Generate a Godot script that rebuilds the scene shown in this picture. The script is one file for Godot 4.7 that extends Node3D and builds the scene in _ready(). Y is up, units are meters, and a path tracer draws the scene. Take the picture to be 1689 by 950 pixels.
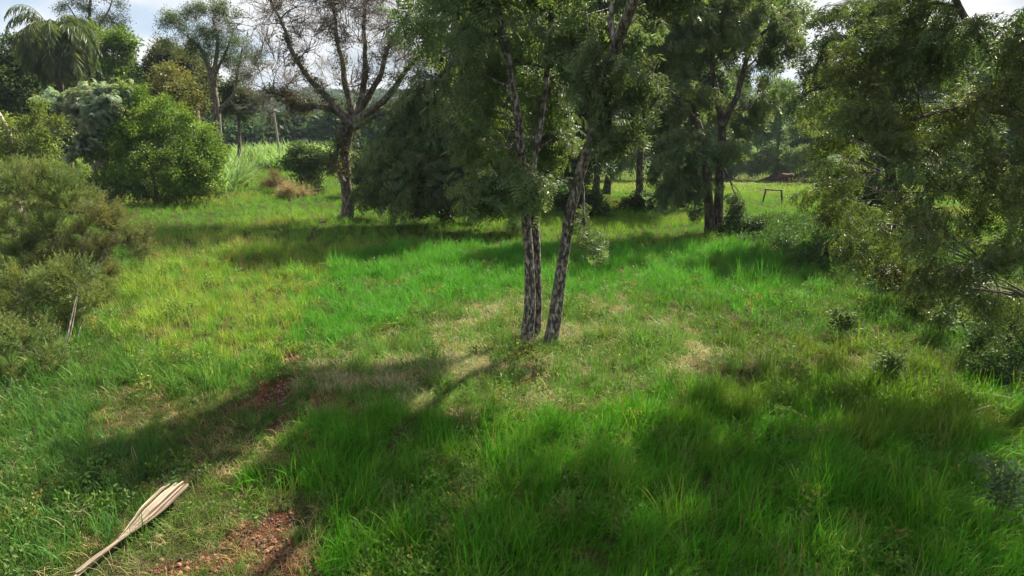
extends Node3D

# A clearing among trees seen from a few metres up: tall grass, a worn earth track, feathery trees.
var rng := RandomNumberGenerator.new()
var nz := FastNoiseLite.new()
var nz2 := FastNoiseLite.new()
var leafset := {}
var mats := {}
var taken := {}

# ---------------------------------------------------------------- mesh builder
class MB:
	var v := PackedVector3Array()
	var n := PackedVector3Array()
	var c := PackedColorArray()
	var i := PackedInt32Array()
	var smooth := true
	func vert(p: Vector3, nn: Vector3, col: Color) -> int:
		v.append(p); n.append(nn); c.append(col)
		return v.size() - 1
	func tri(a: int, b: int, d: int) -> void:
		i.append(a); i.append(b); i.append(d)
	func quad(a: int, b: int, d: int, e: int) -> void:
		tri(a, b, d); tri(a, d, e)
	func mesh() -> ArrayMesh:
		var a := []
		a.resize(Mesh.ARRAY_MAX)
		a[Mesh.ARRAY_VERTEX] = v
		if smooth:
			a[Mesh.ARRAY_NORMAL] = n
		a[Mesh.ARRAY_COLOR] = c
		a[Mesh.ARRAY_INDEX] = i
		var m := ArrayMesh.new()
		m.add_surface_from_arrays(Mesh.PRIMITIVE_TRIANGLES, a)
		return m
	func tube(pts: PackedVector3Array, radii: PackedFloat32Array, sides: int, col: Color, rough := 0.0, nzr: FastNoiseLite = null) -> void:
		var m := pts.size()
		if m < 2: return
		var u := Vector3.ZERO
		var first := v.size()
		for k in m:
			var t: Vector3 = (pts[mini(k + 1, m - 1)] - pts[maxi(k - 1, 0)]).normalized()
			if k == 0:
				u = t.cross(Vector3.UP if absf(t.y) < 0.9 else Vector3.RIGHT).normalized()
			u = (u - t * u.dot(t)).normalized()
			var w := t.cross(u)
			for s in sides:
				var an := TAU * s / sides
				var d := u * cos(an) + w * sin(an)
				var r := radii[k]
				if nzr: r *= 1.0 + rough * nzr.get_noise_3dv(pts[k] * 60.0 + d * 25.0)
				vert(pts[k] + d * r, d, col)
		for k in m - 1:
			for s in sides:
				var a := first + k * sides + s
				var b := first + k * sides + (s + 1) % sides
				quad(a, a + sides, b + sides, b)
		var e := vert(pts[m - 1] + (pts[m - 1] - pts[m - 2]).normalized() * radii[m - 1] * 0.6, (pts[m - 1] - pts[m - 2]).normalized(), col)
		for s in sides:
			tri(first + (m - 1) * sides + s, e, first + (m - 1) * sides + (s + 1) % sides)

# ---------------------------------------------------------------- small helpers
func sstep(a: float, b: float, x: float) -> float:
	var t := clampf((x - a) / (b - a), 0.0, 1.0)
	return t * t * (3.0 - 2.0 * t)

func slope(x: float, z: float) -> float:
	var d := -z
	var s := 0.03 + 0.055 * sstep(-18, 12, x)
	var k := clampf(d - 22.0, 0.0, 90.0)
	var h := -s * (k * k / (k + 6.0)) if k > 0.0 else 0.0
	return h - 11.0 * sstep(100, 190, d) * sstep(15, -20, x) + 20.0 * sstep(230, 800, d)

func hgt(x: float, z: float) -> float:
	var h := slope(x, z)
	h += 0.07 * nz.get_noise_2d(x * 9.0, z * 9.0) + 0.05 * nz2.get_noise_2d(x * 30.0, z * 30.0)
	var far := sstep(160, 400, -z)
	return h + far * 5.0 * nz.get_noise_2d(x * 0.35, z * 0.35)

func numbered(called: String) -> String:
	if not taken.has(called):
		taken[called] = 0
		return called
	taken[called] += 1
	return "%s_%03d" % [called, taken[called]]

func thing(called: String, label: String, category: String, at: Vector3, group := "", kind := "") -> Node3D:
	var o := Node3D.new()
	o.name = numbered(called)
	add_child(o)
	o.position = at
	o.set_meta("label", label)
	o.set_meta("category", category)
	if group: o.set_meta("group", group)
	if kind: o.set_meta("kind", kind)
	return o

func part(called: String, m: Mesh, mat: Material, parent: Node3D, kind := "") -> MeshInstance3D:
	var o := MeshInstance3D.new()
	o.name = called
	o.mesh = m
	o.material_override = mat
	if kind: o.set_meta("kind", kind)
	parent.add_child(o, true)
	return o

func scatter(called: String, m: Mesh, mat: Material, parent: Node3D, xf: Array, cols: PackedColorArray) -> void:
	if xf.is_empty(): return
	var mm := MultiMesh.new()
	mm.transform_format = MultiMesh.TRANSFORM_3D
	mm.use_colors = true
	mm.mesh = m
	mm.instance_count = xf.size()
	for k in xf.size():
		mm.set_instance_transform(k, xf[k])
		mm.set_instance_color(k, cols[k])
	var o := MultiMeshInstance3D.new()
	o.name = called
	o.multimesh = mm
	o.material_override = mat
	o.set_meta("kind", "stuff")
	parent.add_child(o, true)

func lin(r: float, g: float, b: float) -> Color:
	return Color(r, g, b).linear_to_srgb()

func rv() -> Vector3:
	return Vector3(rng.randf_range(-1, 1), rng.randf_range(-1, 1), rng.randf_range(-1, 1))

func unit() -> Vector3:
	for k in 20:
		var p := rv()
		var l := p.length()
		if l < 1.0 and l > 0.05: return p / l
	return Vector3.UP

func jitter(c: Color, amount: float) -> Color:
	var k := 1.0 + rng.randf_range(-amount, amount)
	var h := rng.randf_range(-amount, amount) * 0.5
	return Color(maxf(c.r * k * (1.0 + h), 0.002), c.g * k, maxf(c.b * k * (1.0 - h * 0.6), 0.002))

func frame(fwd: Vector3, up: Vector3, s: float) -> Basis:
	var f := fwd.normalized()
	var r := f.cross(up)
	if r.length() < 0.01: r = f.cross(Vector3(0.3, 0.1, 1.0))
	r = r.normalized()
	var u := r.cross(f)
	return Basis(r * s, u * s, -f * s)   # the mesh runs along its own -z, y up

# Catmull-Rom through the points
func curve(pts: Array, per: int, wob := 0.0) -> PackedVector3Array:
	var out := PackedVector3Array()
	var m := pts.size()
	for k in m - 1:
		var p0: Vector3 = pts[maxi(k - 1, 0)]
		var p1: Vector3 = pts[k]
		var p2: Vector3 = pts[k + 1]
		var p3: Vector3 = pts[mini(k + 2, m - 1)]
		for s in per:
			var q := p1.cubic_interpolate(p2, p0, p3, float(s) / per)
			if wob > 0.0 and k + s > 0:
				q += Vector3(nz.get_noise_3dv(q * 40.0), 0.3 * nz.get_noise_3dv(q * 40.0 + Vector3(99, 0, 0)), nz.get_noise_3dv(q * 40.0 + Vector3(0, 99, 0))) * wob
			out.append(q)
	out.append(pts[m - 1])
	return out

func taper(count: int, r0: float, r1: float, flare := 0.0) -> PackedFloat32Array:
	var out := PackedFloat32Array()
	for k in count:
		var t := float(k) / maxf(count - 1, 1)
		out.append(lerpf(r0, r1, t) * (1.0 + flare * exp(-t * 14.0)))
	return out

# ---------------------------------------------------------------- materials
func noise_tex(freq: float, ramp: Array, size := 512, kind := FastNoiseLite.TYPE_SIMPLEX_SMOOTH, octaves := 5, sd := 3, as_normal := false) -> NoiseTexture2D:
	var f := FastNoiseLite.new()
	f.noise_type = kind
	f.frequency = freq
	f.fractal_octaves = octaves
	f.fractal_gain = 0.58
	f.seed = sd
	var t := NoiseTexture2D.new()
	t.width = size
	t.height = size
	t.seamless = true
	t.noise = f
	if as_normal:
		t.as_normal_map = true
		t.bump_strength = 8.0
	elif ramp.size():
		var g := Gradient.new()
		var offs := PackedFloat32Array()
		var cols := PackedColorArray()
		for r in ramp:
			offs.append(r[0]); cols.append(r[1])
		g.offsets = offs
		g.colors = cols
		t.color_ramp = g
	return t

func leaf_mat(rough: float, back: float, spec := 0.5) -> StandardMaterial3D:
	var m := StandardMaterial3D.new()
	m.vertex_color_use_as_albedo = true
	m.roughness = rough
	m.metallic_specular = spec
	m.cull_mode = BaseMaterial3D.CULL_DISABLED
	m.backlight_enabled = true
	m.backlight = lin(back, back, back * 0.55)
	return m

func bark_mat(ramp: Array, scale: float, freq := 0.02, sd := 5) -> StandardMaterial3D:
	var m := StandardMaterial3D.new()
	m.albedo_texture = noise_tex(freq, ramp, 512, FastNoiseLite.TYPE_SIMPLEX_SMOOTH, 5, sd)
	m.uv1_triplanar = true
	m.uv1_world_triplanar = true
	m.uv1_scale = Vector3(scale, scale * 0.42, scale)
	m.roughness = 0.9
	m.heightmap_enabled = true
	m.heightmap_texture = noise_tex(0.05, [], 512, FastNoiseLite.TYPE_CELLULAR, 3, 9)
	m.heightmap_scale = 2.0
	return m

func make_materials() -> void:
	mats.leaf = leaf_mat(0.5, 1.0, 0.55)
	mats.leaf_matte = leaf_mat(0.5, 0.85, 0.36)
	mats.grass = leaf_mat(0.5, 0.85, 0.28)
	mats.dry = leaf_mat(0.75, 0.45, 0.3)
	mats.bark_patch = bark_mat([[0.0, lin(0.014, 0.011, 0.009)], [0.42, lin(0.03, 0.024, 0.02)], [0.52, lin(0.09, 0.078, 0.066)], [0.62, lin(0.17, 0.155, 0.135)], [0.7, lin(0.28, 0.265, 0.24)], [1.0, lin(0.4, 0.38, 0.34)]], 1.15)
	mats.bark_dark = bark_mat([[0.0, lin(0.015, 0.012, 0.01)], [0.5, lin(0.04, 0.032, 0.027)], [0.68, lin(0.10, 0.085, 0.07)], [1.0, lin(0.22, 0.20, 0.17)]], 0.5, 0.02, 8)
	mats.bark_grey = bark_mat([[0.0, lin(0.025, 0.02, 0.016)], [0.45, lin(0.065, 0.054, 0.045)], [0.6, lin(0.13, 0.112, 0.095)], [1.0, lin(0.28, 0.255, 0.22)]], 0.6, 0.02, 12)
	mats.bark_pale = bark_mat([[0.0, lin(0.12, 0.10, 0.08)], [0.5, lin(0.30, 0.27, 0.23)], [1.0, lin(0.5, 0.47, 0.42)]], 0.4, 0.02, 14)
	var w := StandardMaterial3D.new()
	w.vertex_color_use_as_albedo = true
	w.roughness = 0.85
	mats.wood_plain = w
	var g := StandardMaterial3D.new()
	g.vertex_color_use_as_albedo = true
	g.roughness = 1.0
	g.metallic_specular = 0.2
	g.albedo_texture = noise_tex(0.03, [[0.0, lin(0.35, 0.33, 0.3)], [0.45, lin(0.62, 0.6, 0.58)], [0.6, lin(0.85, 0.85, 0.82)], [1.0, Color.WHITE]], 1024)
	g.uv1_triplanar = true
	g.uv1_world_triplanar = true
	g.uv1_scale = Vector3(0.7, 0.7, 0.7)
	g.heightmap_enabled = true
	g.heightmap_texture = noise_tex(0.045, [], 1024, FastNoiseLite.TYPE_SIMPLEX_SMOOTH, 6, 21)
	g.heightmap_scale = 6.0
	mats.ground = g

# ---------------------------------------------------------------- leaf and twig meshes
func leaflet(mb: MB, p: Vector3, dir: Vector3, side: Vector3, up: Vector3, l: float, w: float, col: Color) -> void:
	var mid := p + dir * l * 0.45 - up * w * 0.12
	var tip := p + dir * l - up * l * 0.12
	var a := mb.vert(p, up, col)
	var b := mb.vert(mid + side * w * 0.5 + up * w * 0.18, up, col)
	var c := mb.vert(tip, up, col)
	var d := mb.vert(mid - side * w * 0.5 + up * w * 0.18, up, col)
	mb.tri(a, b, c)
	mb.tri(a, c, d)

func twig_line(mb: MB, a: Vector3, b: Vector3, r: float, col: Color) -> void:
	mb.tube(PackedVector3Array([a, b]), PackedFloat32Array([r, r * 0.6]), 3, col)

# a twig along -z with feather leaves hanging from it (about 0.7 long)
func mesh_feather(leaves: int, pairs: int, ll: float, lw: float, rach: float, hang: float) -> ArrayMesh:
	var mb := MB.new()
	mb.smooth = false
	var wood := Color(0.5, 0.4, 0.35)
	var tl := 0.6
	twig_line(mb, Vector3.ZERO, Vector3(0, -0.03, -tl), 0.006, wood)
	for k in leaves:
		var t := 0.12 + 0.88 * (k + rng.randf()) / leaves
		var p := Vector3(0, -0.03 * t, -tl * t)
		var s := 1.0 if k % 2 else -1.0
		var dir := Vector3(s * rng.randf_range(0.5, 1.0), rng.randf_range(-0.3, 0.5) - hang * 0.3, -rng.randf_range(0.2, 0.9)).normalized()
		var length := rach * rng.randf_range(0.75, 1.2)
		var q := p
		var up := (Vector3.UP + rv() * 0.35).normalized()
		var shade := rng.randf_range(0.75, 1.25)
		for j in pairs:
			var step := length / pairs
			dir = (dir - Vector3(0, hang * 1.1 / pairs, 0) + rv() * 0.05).normalized()
			q += dir * step
			var side := dir.cross(up).normalized()
			var uu := side.cross(dir)
			var fall := sin(PI * (0.18 + 0.72 * j / pairs))
			for sg in [-1.0, 1.0]:
				var ld: Vector3 = (side * sg + dir * 0.45 - uu * rng.randf_range(0.0, 0.5) * hang).normalized()
				var nn := (uu + rv() * 0.4).normalized()
				var sd := ld.cross(nn).normalized()
				var k2 := shade * rng.randf_range(0.88, 1.12)
				leaflet(mb, q, ld, sd, sd.cross(ld), ll * fall * rng.randf_range(0.85, 1.15), lw * (0.6 + 0.4 * fall), Color(k2, k2, k2))
	return mb.mesh()

# a short twig with broad leaves all round it
func mesh_broad(count: int, ll: float, lw: float, spread: float, hang: float) -> ArrayMesh:
	var mb := MB.new()
	mb.smooth = false
	var wood := Color(0.5, 0.42, 0.35)
	var tl := 0.5
	twig_line(mb, Vector3.ZERO, Vector3(0, 0, -tl), 0.006, wood)
	for k in 3:
		var e := Vector3(rng.randf_range(-1, 1) * spread, rng.randf_range(-0.3, 0.6) * spread, -tl * rng.randf_range(0.5, 1.0))
		twig_line(mb, Vector3(0, 0, -tl * 0.2 * (k + 1)), e, 0.004, wood)
	for k in count:
		var p := Vector3(rng.randfn(0, 0.5) * spread, rng.randfn(0, 0.45) * spread, -tl * rng.randf_range(0.1, 1.05))
		var out := (Vector3(p.x, p.y + 0.1, 0) * 2.0 + Vector3(0, -hang, -0.5) + rv() * 0.7).normalized()
		var up := (Vector3(0, 1, 0) + rv() * 0.75).normalized()
		var sd := out.cross(up).normalized()
		var k2 := rng.randf_range(0.7, 1.3)
		leaflet(mb, p, out, sd, sd.cross(out), ll * rng.randf_range(0.6, 1.2), lw * rng.randf_range(0.7, 1.15), Color(k2 * rng.randf_range(0.92, 1.1), k2, k2 * 0.95))
	return mb.mesh()

# big palmate leaves on stalks
func mesh_palmate(count: int) -> ArrayMesh:
	var mb := MB.new()
	mb.smooth = false
	for k in count:
		var az := TAU * (k + rng.randf() * 0.7) / count
		var st := Vector3(cos(az), rng.randf_range(0.2, 0.9), sin(az)).normalized() * rng.randf_range(0.2, 0.4)
		var p := Vector3(0, 0, -rng.randf_range(0.1, 0.4))
		twig_line(mb, p, p + st, 0.005, Color(0.7, 0.7, 0.6))
		var nn := (Vector3.UP + st * 1.2 + rv() * 0.3).normalized()
		var e1 := nn.cross(Vector3(0.2, 0.1, 1)).normalized()
		var e2 := nn.cross(e1)
		var k2 := rng.randf_range(0.8, 1.2)
		for j in 9:
			var an := TAU * j / 9.0 + 0.2
			var d := (e1 * cos(an) + e2 * sin(an) - nn * 0.35).normalized()
			var sd := d.cross(nn).normalized()
			leaflet(mb, p + st, d, sd, sd.cross(d), rng.randf_range(0.17, 0.25), 0.06, Color(k2, k2, k2))
	return mb.mesh()

# fine upright broom twigs with needle leaves
func mesh_wisp(stems: int, needles: int) -> ArrayMesh:
	var mb := MB.new()
	mb.smooth = false
	for k in stems:
		var dir := Vector3(rng.randfn(0, 0.33), rng.randfn(0.1, 0.3), -1.0).normalized()
		var l := rng.randf_range(0.45, 0.8)
		var p := Vector3(rng.randf_range(-0.05, 0.05), rng.randf_range(-0.05, 0.05), 0)
		twig_line(mb, p, p + dir * l, 0.0035, Color(0.55, 0.42, 0.33))
		for j in needles:
			var q := p + dir * l * (0.25 + 0.78 * (j + rng.randf()) / needles)
			var nd := (dir * 0.9 + rv() * 0.8).normalized()
			var sd := nd.cross(unit()).normalized()
			var k2 := rng.randf_range(0.7, 1.3)
			leaflet(mb, q, nd, sd, sd.cross(nd), rng.randf_range(0.08, 0.15), 0.02, Color(k2 * rng.randf_range(0.9, 1.2), k2, k2))
	return mb.mesh()

# bare twigs
func mesh_twigs(n_side: int) -> ArrayMesh:
	var mb := MB.new()
	var col := Color(1, 1, 1)
	for k in n_side:
		var t := float(k) / n_side
		var a := Vector3(rng.randf_range(-0.02, 0.02), rng.randf_range(-0.02, 0.02), -0.9 * t)
		var d := Vector3(rng.randf_range(-1, 1), rng.randf_range(-0.5, 0.9), -rng.randf_range(0.4, 1.1)).normalized()
		var l := rng.randf_range(0.25, 0.6)
		var m := a + d * l * 0.5
		var d2 := (d + rv() * 0.5 + Vector3(0, 0.25, 0)).normalized()
		mb.tube(PackedVector3Array([a, m, m + d2 * l * 0.5]), PackedFloat32Array([0.009, 0.006, 0.003]), 3, col)
		for j in 2:
			var d3 := (d2 + rv() * 0.8).normalized()
			twig_line(mb, m, m + d3 * l * rng.randf_range(0.25, 0.5), 0.004, col)
	mb.tube(PackedVector3Array([Vector3.ZERO, Vector3(0.03, 0.02, -0.45), Vector3(-0.02, 0.05, -0.95)]), PackedFloat32Array([0.014, 0.01, 0.005]), 3, col)
	return mb.mesh()

# a grass tuft one metre tall before scaling
func mesh_tuft(blades: int, radius: float, width: float, arch: float, lean: Vector3, hmin: float, segs := 4) -> ArrayMesh:
	var mb := MB.new()
	mb.smooth = false
	for k in blades:
		var az := rng.randf() * TAU
		var rr := sqrt(rng.randf()) * radius
		var p := Vector3(cos(az) * rr, -0.03, sin(az) * rr)
		var az2 := rng.randf() * TAU
		var out := Vector3(cos(az2), 0, sin(az2))
		var l := rng.randf_range(hmin, 1.0)
		var bend := arch * rng.randf_range(0.3, 1.3)
		var w := width * rng.randf_range(0.7, 1.2)
		var side := Vector3(-out.z, 0, out.x)
		side = (side + out * rng.randf_range(-0.5, 0.5)).normalized()
		var dir := (Vector3.UP + out * rng.randf_range(0.05, 0.35) + lean * 0.4).normalized()
		var kk := rng.randf_range(0.78, 1.22)
		var col := Color(kk * rng.randf_range(0.85, 1.2), kk, kk * rng.randf_range(0.8, 1.1))
		var prev_a := -1
		var prev_b := -1
		for s in segs + 1:
			var t := float(s) / segs
			var ww := w * (1.0 - pow(t, 2.2)) * (0.7 + 0.3 * minf(1.0, t * 4.0))
			if s == segs:
				var c := mb.vert(p, Vector3.UP, col)
				mb.tri(prev_a, prev_b, c)
			else:
				var a := mb.vert(p - side * ww * 0.5, Vector3.UP, col)
				var b := mb.vert(p + side * ww * 0.5, Vector3.UP, col)
				if s > 0: mb.quad(prev_a, prev_b, b, a)
				prev_a = a
				prev_b = b
			dir = (dir + (out * 0.55 + lean * 0.7 + Vector3(0, -0.55, 0)) * bend * (0.35 + t) / segs * 2.0).normalized()
			p += dir * l / segs
	return mb.mesh()

func make_leaves() -> void:
	rng.seed = 71
	leafset.feather = [mesh_feather(6, 6, 0.12, 0.04, 0.3, 0.8), mesh_feather(7, 5, 0.13, 0.042, 0.28, 1.0), mesh_feather(5, 6, 0.11, 0.038, 0.32, 0.6)]
	leafset.droop = [mesh_feather(6, 6, 0.17, 0.042, 0.32, 1.6), mesh_feather(7, 5, 0.18, 0.04, 0.28, 1.9), mesh_feather(5, 6, 0.17, 0.045, 0.32, 1.4)]
	leafset.broad = [mesh_broad(34, 0.15, 0.07, 0.27, 0.2), mesh_broad(38, 0.14, 0.065, 0.25, 0.3), mesh_broad(30, 0.16, 0.075, 0.29, 0.1)]
	leafset.small = [mesh_broad(60, 0.075, 0.034, 0.24, 0.15), mesh_broad(66, 0.07, 0.03, 0.26, 0.25)]
	leafset.palmate = [mesh_palmate(7), mesh_palmate(9)]
	leafset.wisp = [mesh_wisp(7, 12), mesh_wisp(8, 11), mesh_wisp(6, 13)]
	leafset.twigs = [mesh_twigs(9), mesh_twigs(11), mesh_twigs(7)]
	rng.seed = 72
	var l0 := Vector3(0.35, 0, 0.1)
	leafset.lush = [mesh_tuft(24, 0.27, 0.021, 0.75, l0, 0.4), mesh_tuft(24, 0.25, 0.02, 0.95, l0 * 1.4, 0.35), mesh_tuft(22, 0.25, 0.022, 0.6, Vector3(-0.15, 0, 0.1), 0.4), mesh_tuft(24, 0.28, 0.019, 1.2, l0 * 1.6, 0.4), mesh_tuft(20, 0.26, 0.024, 1.5, l0 * 1.2, 0.35)]
	leafset.mid = [mesh_tuft(24, 0.3, 0.026, 0.7, l0 * 0.6, 0.45, 3), mesh_tuft(24, 0.3, 0.024, 0.9, Vector3.ZERO, 0.4, 3), mesh_tuft(26, 0.33, 0.026, 0.6, l0 * 0.8, 0.5, 3)]
	leafset.mat = [mesh_tuft(26, 0.45, 0.022, 1.7, Vector3(0.3, -0.1, 0.3), 0.4), mesh_tuft(26, 0.5, 0.016, 1.9, Vector3(-0.3, -0.1, 0.1), 0.4), mesh_tuft(24, 0.45, 0.015, 1.5, Vector3(0.1, 0, -0.3), 0.35)]
	leafset.coarse = [mesh_tuft(15, 0.16, 0.03, 0.95, Vector3.ZERO, 0.5, 5), mesh_tuft(17, 0.18, 0.027, 1.15, l0 * 0.5, 0.5, 5)]
	leafset.far = [mesh_tuft(20, 0.55, 0.07, 0.6, Vector3.ZERO, 0.5, 2), mesh_tuft(22, 0.6, 0.065, 0.8, l0 * 0.5, 0.4, 2)]
	leafset.cane = [mesh_tuft(20, 0.22, 0.045, 1.2, Vector3.ZERO, 0.5, 6), mesh_tuft(22, 0.25, 0.042, 0.95, Vector3(0.1, 0, 0), 0.45, 6)]
	leafset.seed = [mesh_tuft(9, 0.2, 0.008, 0.25, l0 * 0.3, 0.6, 3), mesh_tuft(8, 0.2, 0.009, 0.35, Vector3.ZERO, 0.6, 3)]

# ---------------------------------------------------------------- trees
# opt: stems [[points, r0, r1], ...], lobes [[centre, rx, ry, rz, n], ...], leaf, mat, bark, tint, size (leaf scale),
#      per (sprays on a branch), sub (branches in a lobe per square metre), hang, seed, shell
func tree(called: String, label: String, category: String, group: String, base: Vector3, opt: Dictionary) -> Node3D:
	rng.seed = opt.get("seed", 1)
	var o := thing(called, label, category, base, group)
	var wood := MB.new()
	var nodes: Array[Vector3] = []
	var nodr: Array[float] = []
	var white := Color.WHITE
	for st in opt.stems:
		var loc := []
		for p in st[0]: loc.append(p - base)
		if loc[0].length() < 0.7: loc[0].y -= 0.3
		var c := curve(loc, 5, opt.get("wob", 0.06))
		var r := taper(c.size(), st[1], st[2], opt.get("flare", 0.55))
		wood.tube(c, r, opt.get("sides", 9), white, 0.16, nz)
		for k in c.size():
			if k > c.size() * opt.get("attach", 0.3):
				nodes.append(c[k]); nodr.append(r[k])
	var xf := []
	var cols := []
	var set: Array = leafset[opt.leaf]
	for k in set.size():
		xf.append([]); cols.append(PackedColorArray())
	var tint: Color = opt.tint
	var size: float = opt.get("size", 1.0)
	var per: int = opt.get("per", 8)
	var hang: float = opt.get("hang", 0.3)
	var shell: float = opt.get("shell", 0.55)
	for lb in opt.lobes + opt.get("more", []):
		var c: Vector3 = lb[0] - base
		var rad := Vector3(lb[1], lb[2], lb[3])
		var best := 0
		var bd := 1e9
		for k in nodes.size():
			var d := nodes[k].distance_to(c) + maxf(0.0, nodes[k].y - c.y) * 1.5
			if d < bd:
				bd = d; best = k
		var a: Vector3 = nodes[best]
		var dist := a.distance_to(c)
		var r0 := clampf(minf(nodr[best] * 0.7, 0.018 * dist + 0.02), 0.012, 0.2)
		var mid := a.lerp(c, 0.5) + Vector3(0, dist * 0.08, 0) + rv() * dist * 0.09
		var limb := curve([a, a.lerp(mid, 0.5) + rv() * dist * 0.04, mid, c], 4, 0.08)
		wood.tube(limb, taper(limb.size(), r0, r0 * 0.35), 6, white, 0.12, nz)
		var area := (rad.x * rad.y + rad.y * rad.z + rad.x * rad.z) * 1.4
		var n: int = lb[4] if lb[4] > 0 else maxi(5, int(area * opt.get("sub", 2.2)))
		for s in n:
			var d := unit()
			if d.y < -0.3 and rng.randf() < 0.35: d.y = -d.y
			var e := c + d * rad * (shell + (1.0 - shell) * pow(rng.randf(), 0.6))
			e += d * nz.get_noise_3dv((e + base) * 30.0) * rad.length() * 0.25
			var st: Vector3 = limb[int(limb.size() * rng.randf_range(0.4, 0.99))]
			var m := st.lerp(e, 0.5) + Vector3(0, 0.12 * st.distance_to(e), 0) + rv() * 0.12
			var br := curve([st, m, e], 3)
			var rb := clampf(r0 * 0.3, 0.006, 0.035)
			wood.tube(br, taper(br.size(), rb, 0.004), 4, white)
			var lc := jitter(tint, opt.get("vary", 0.22))
			for q in per:
				var t := 1.0 - 0.62 * pow((q + rng.randf()) / per, 1.5)
				var f := t * (br.size() - 1)
				var k0 := mini(int(f), br.size() - 2)
				var p := br[k0].lerp(br[k0 + 1], f - k0)
				var fw := ((br[k0 + 1] - br[k0]).normalized() * 0.7 + rv() * 0.75 + Vector3(0, -hang, 0)).normalized()
				var which := rng.randi() % set.size()
				xf[which].append(Transform3D(frame(fw, Vector3.UP * 0.7 + (p - c).normalized() * 0.7 + rv() * 0.45, size * rng.randf_range(0.65, 1.25)), p))
				cols[which].append(jitter(lc, 0.12))
	part("trunk", wood.mesh(), mats[opt.bark], o)
	var crown := Node3D.new()
	crown.name = "crown"
	o.add_child(crown)
	for k in set.size():
		scatter("foliage", set[k], mats[opt.get("mat", "leaf")], crown, xf[k], cols[k])
	if opt.has("tufts"):
		var xt := []
		var ct := PackedColorArray()
		for k in opt.tufts:
			var c: Vector3 = nodes[rng.randi() % nodes.size()] + rv() * 0.12
			xt.append(Transform3D(frame(unit() + Vector3(0, 0.3, 0), Vector3.UP, rng.randf_range(0.5, 1.0)), c))
			ct.append(jitter(opt.tuft_tint, 0.3))
		scatter("epiphyte", leafset.broad[0], mats.leaf_matte, o, xt, ct)
	return o

func palm(label: String, base: Vector3, top: Vector3) -> void:
	rng.seed = 404
	var o := thing("palm_tree", label, "palm tree", base)
	var t := MB.new()
	var h := top - base
	var c := curve([Vector3.ZERO, h * 0.5 + Vector3(0.2, 0, 0), h], 8, 0.03)
	t.tube(c, taper(c.size(), 0.2, 0.15, 0.3), 10, Color.WHITE, 0.08, nz)
	part("trunk", t.mesh(), mats.bark_grey, o)
	for dead in [false, true]:
		for k in (64 if not dead else 16):
			var fr := MB.new()
			fr.smooth = false
			var az := TAU * k * 0.381966 + rng.randf() * 0.3
			var out := Vector3(cos(az), 0, sin(az))
			var el := rng.randf_range(-0.5, 1.3) if not dead else rng.randf_range(-1.3, -0.8)
			var dir := (out * cos(el) + Vector3.UP * sin(el)).normalized()
			var l := rng.randf_range(3.0, 4.0) if not dead else rng.randf_range(2.2, 3.0)
			var p := Vector3.ZERO
			var pts := PackedVector3Array([p])
			var seg := 13
			var base_c := Color(0.075, 0.12, 0.05) if not dead else Color(0.17, 0.11, 0.06)
			var kk := rng.randf_range(0.8, 1.35)
			base_c = Color(base_c.r * kk * rng.randf_range(0.9, 1.25), base_c.g * kk, base_c.b * kk)
			for s in seg:
				dir = (dir + Vector3(0, -0.36 * (0.3 + float(s) / seg), 0) + rv() * 0.02).normalized()
				p += dir * l / seg
				pts.append(p)
				var side := dir.cross(Vector3.UP).normalized()
				for q in 4:
					for sg in [-1.0, 1.0]:
						var w := sin(PI * clampf(0.12 + 0.85 * s / seg, 0, 1))
						var ld: Vector3 = (side * sg * 0.75 + dir * 0.5 + Vector3(0, -0.75, 0) + rv() * 0.3).normalized()
						var sd := ld.cross((Vector3.UP + rv() * 0.8).normalized()).normalized()
						leaflet(fr, p - dir * l / seg * q / 4.0, ld, sd, sd.cross(ld), 1.0 * w * rng.randf_range(0.8, 1.1), 0.06, jitter(base_c, 0.12))
			fr.tube(pts, taper(pts.size(), 0.03, 0.006), 4, base_c)
			var n := part("frond", fr.mesh(), mats.leaf, o)
			n.position = h + Vector3(0, 0.1, 0)

# ---------------------------------------------------------------- ground and grass
var ZA := PackedVector2Array([Vector2(-3.33, -9.93), Vector2(-2.83, -10.25), Vector2(-1.99, -10), Vector2(-0.84, -10.25), Vector2(0.36, -10.48), Vector2(1.62, -10.76), Vector2(3.21, -10.91), Vector2(5.02, -11.49), Vector2(7.22, -11.49), Vector2(9.04, -10.97), Vector2(8.68, -8.24), Vector2(6.17, -5.15), Vector2(-1.95, -5.15), Vector2(-2.29, -6.39), Vector2(-2.86, -8.24)])
var ZB := PackedVector2Array([Vector2(-4.5, -14.12), Vector2(-5.4, -16.92), Vector2(-5.62, -20.17), Vector2(-5.16, -23.28), Vector2(-3.9, -26.28), Vector2(-1.14, -28.45), Vector2(2.63, -27.73), Vector2(6.21, -26.94), Vector2(8.39, -22.78), Vector2(8.96, -20.17), Vector2(7.92, -16.92), Vector2(5.99, -15.88), Vector2(4, -16.92), Vector2(2.51, -17.48), Vector2(0.09, -16.92), Vector2(-2.08, -15.41), Vector2(-3.24, -14.12), Vector2(-3.75, -13.02)])
var ZC := PackedVector2Array([Vector2(-4.31, -13.02), Vector2(-3.24, -14.12), Vector2(-1.84, -15.88), Vector2(0.25, -17.48), Vector2(2.51, -17.48), Vector2(4.39, -15.41), Vector2(4.54, -13.54), Vector2(2.81, -11.49), Vector2(1.58, -10.48), Vector2(0.05, -10.25), Vector2(-2, -10.04), Vector2(-3.03, -10.25), Vector2(-3.71, -11.22)])
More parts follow.
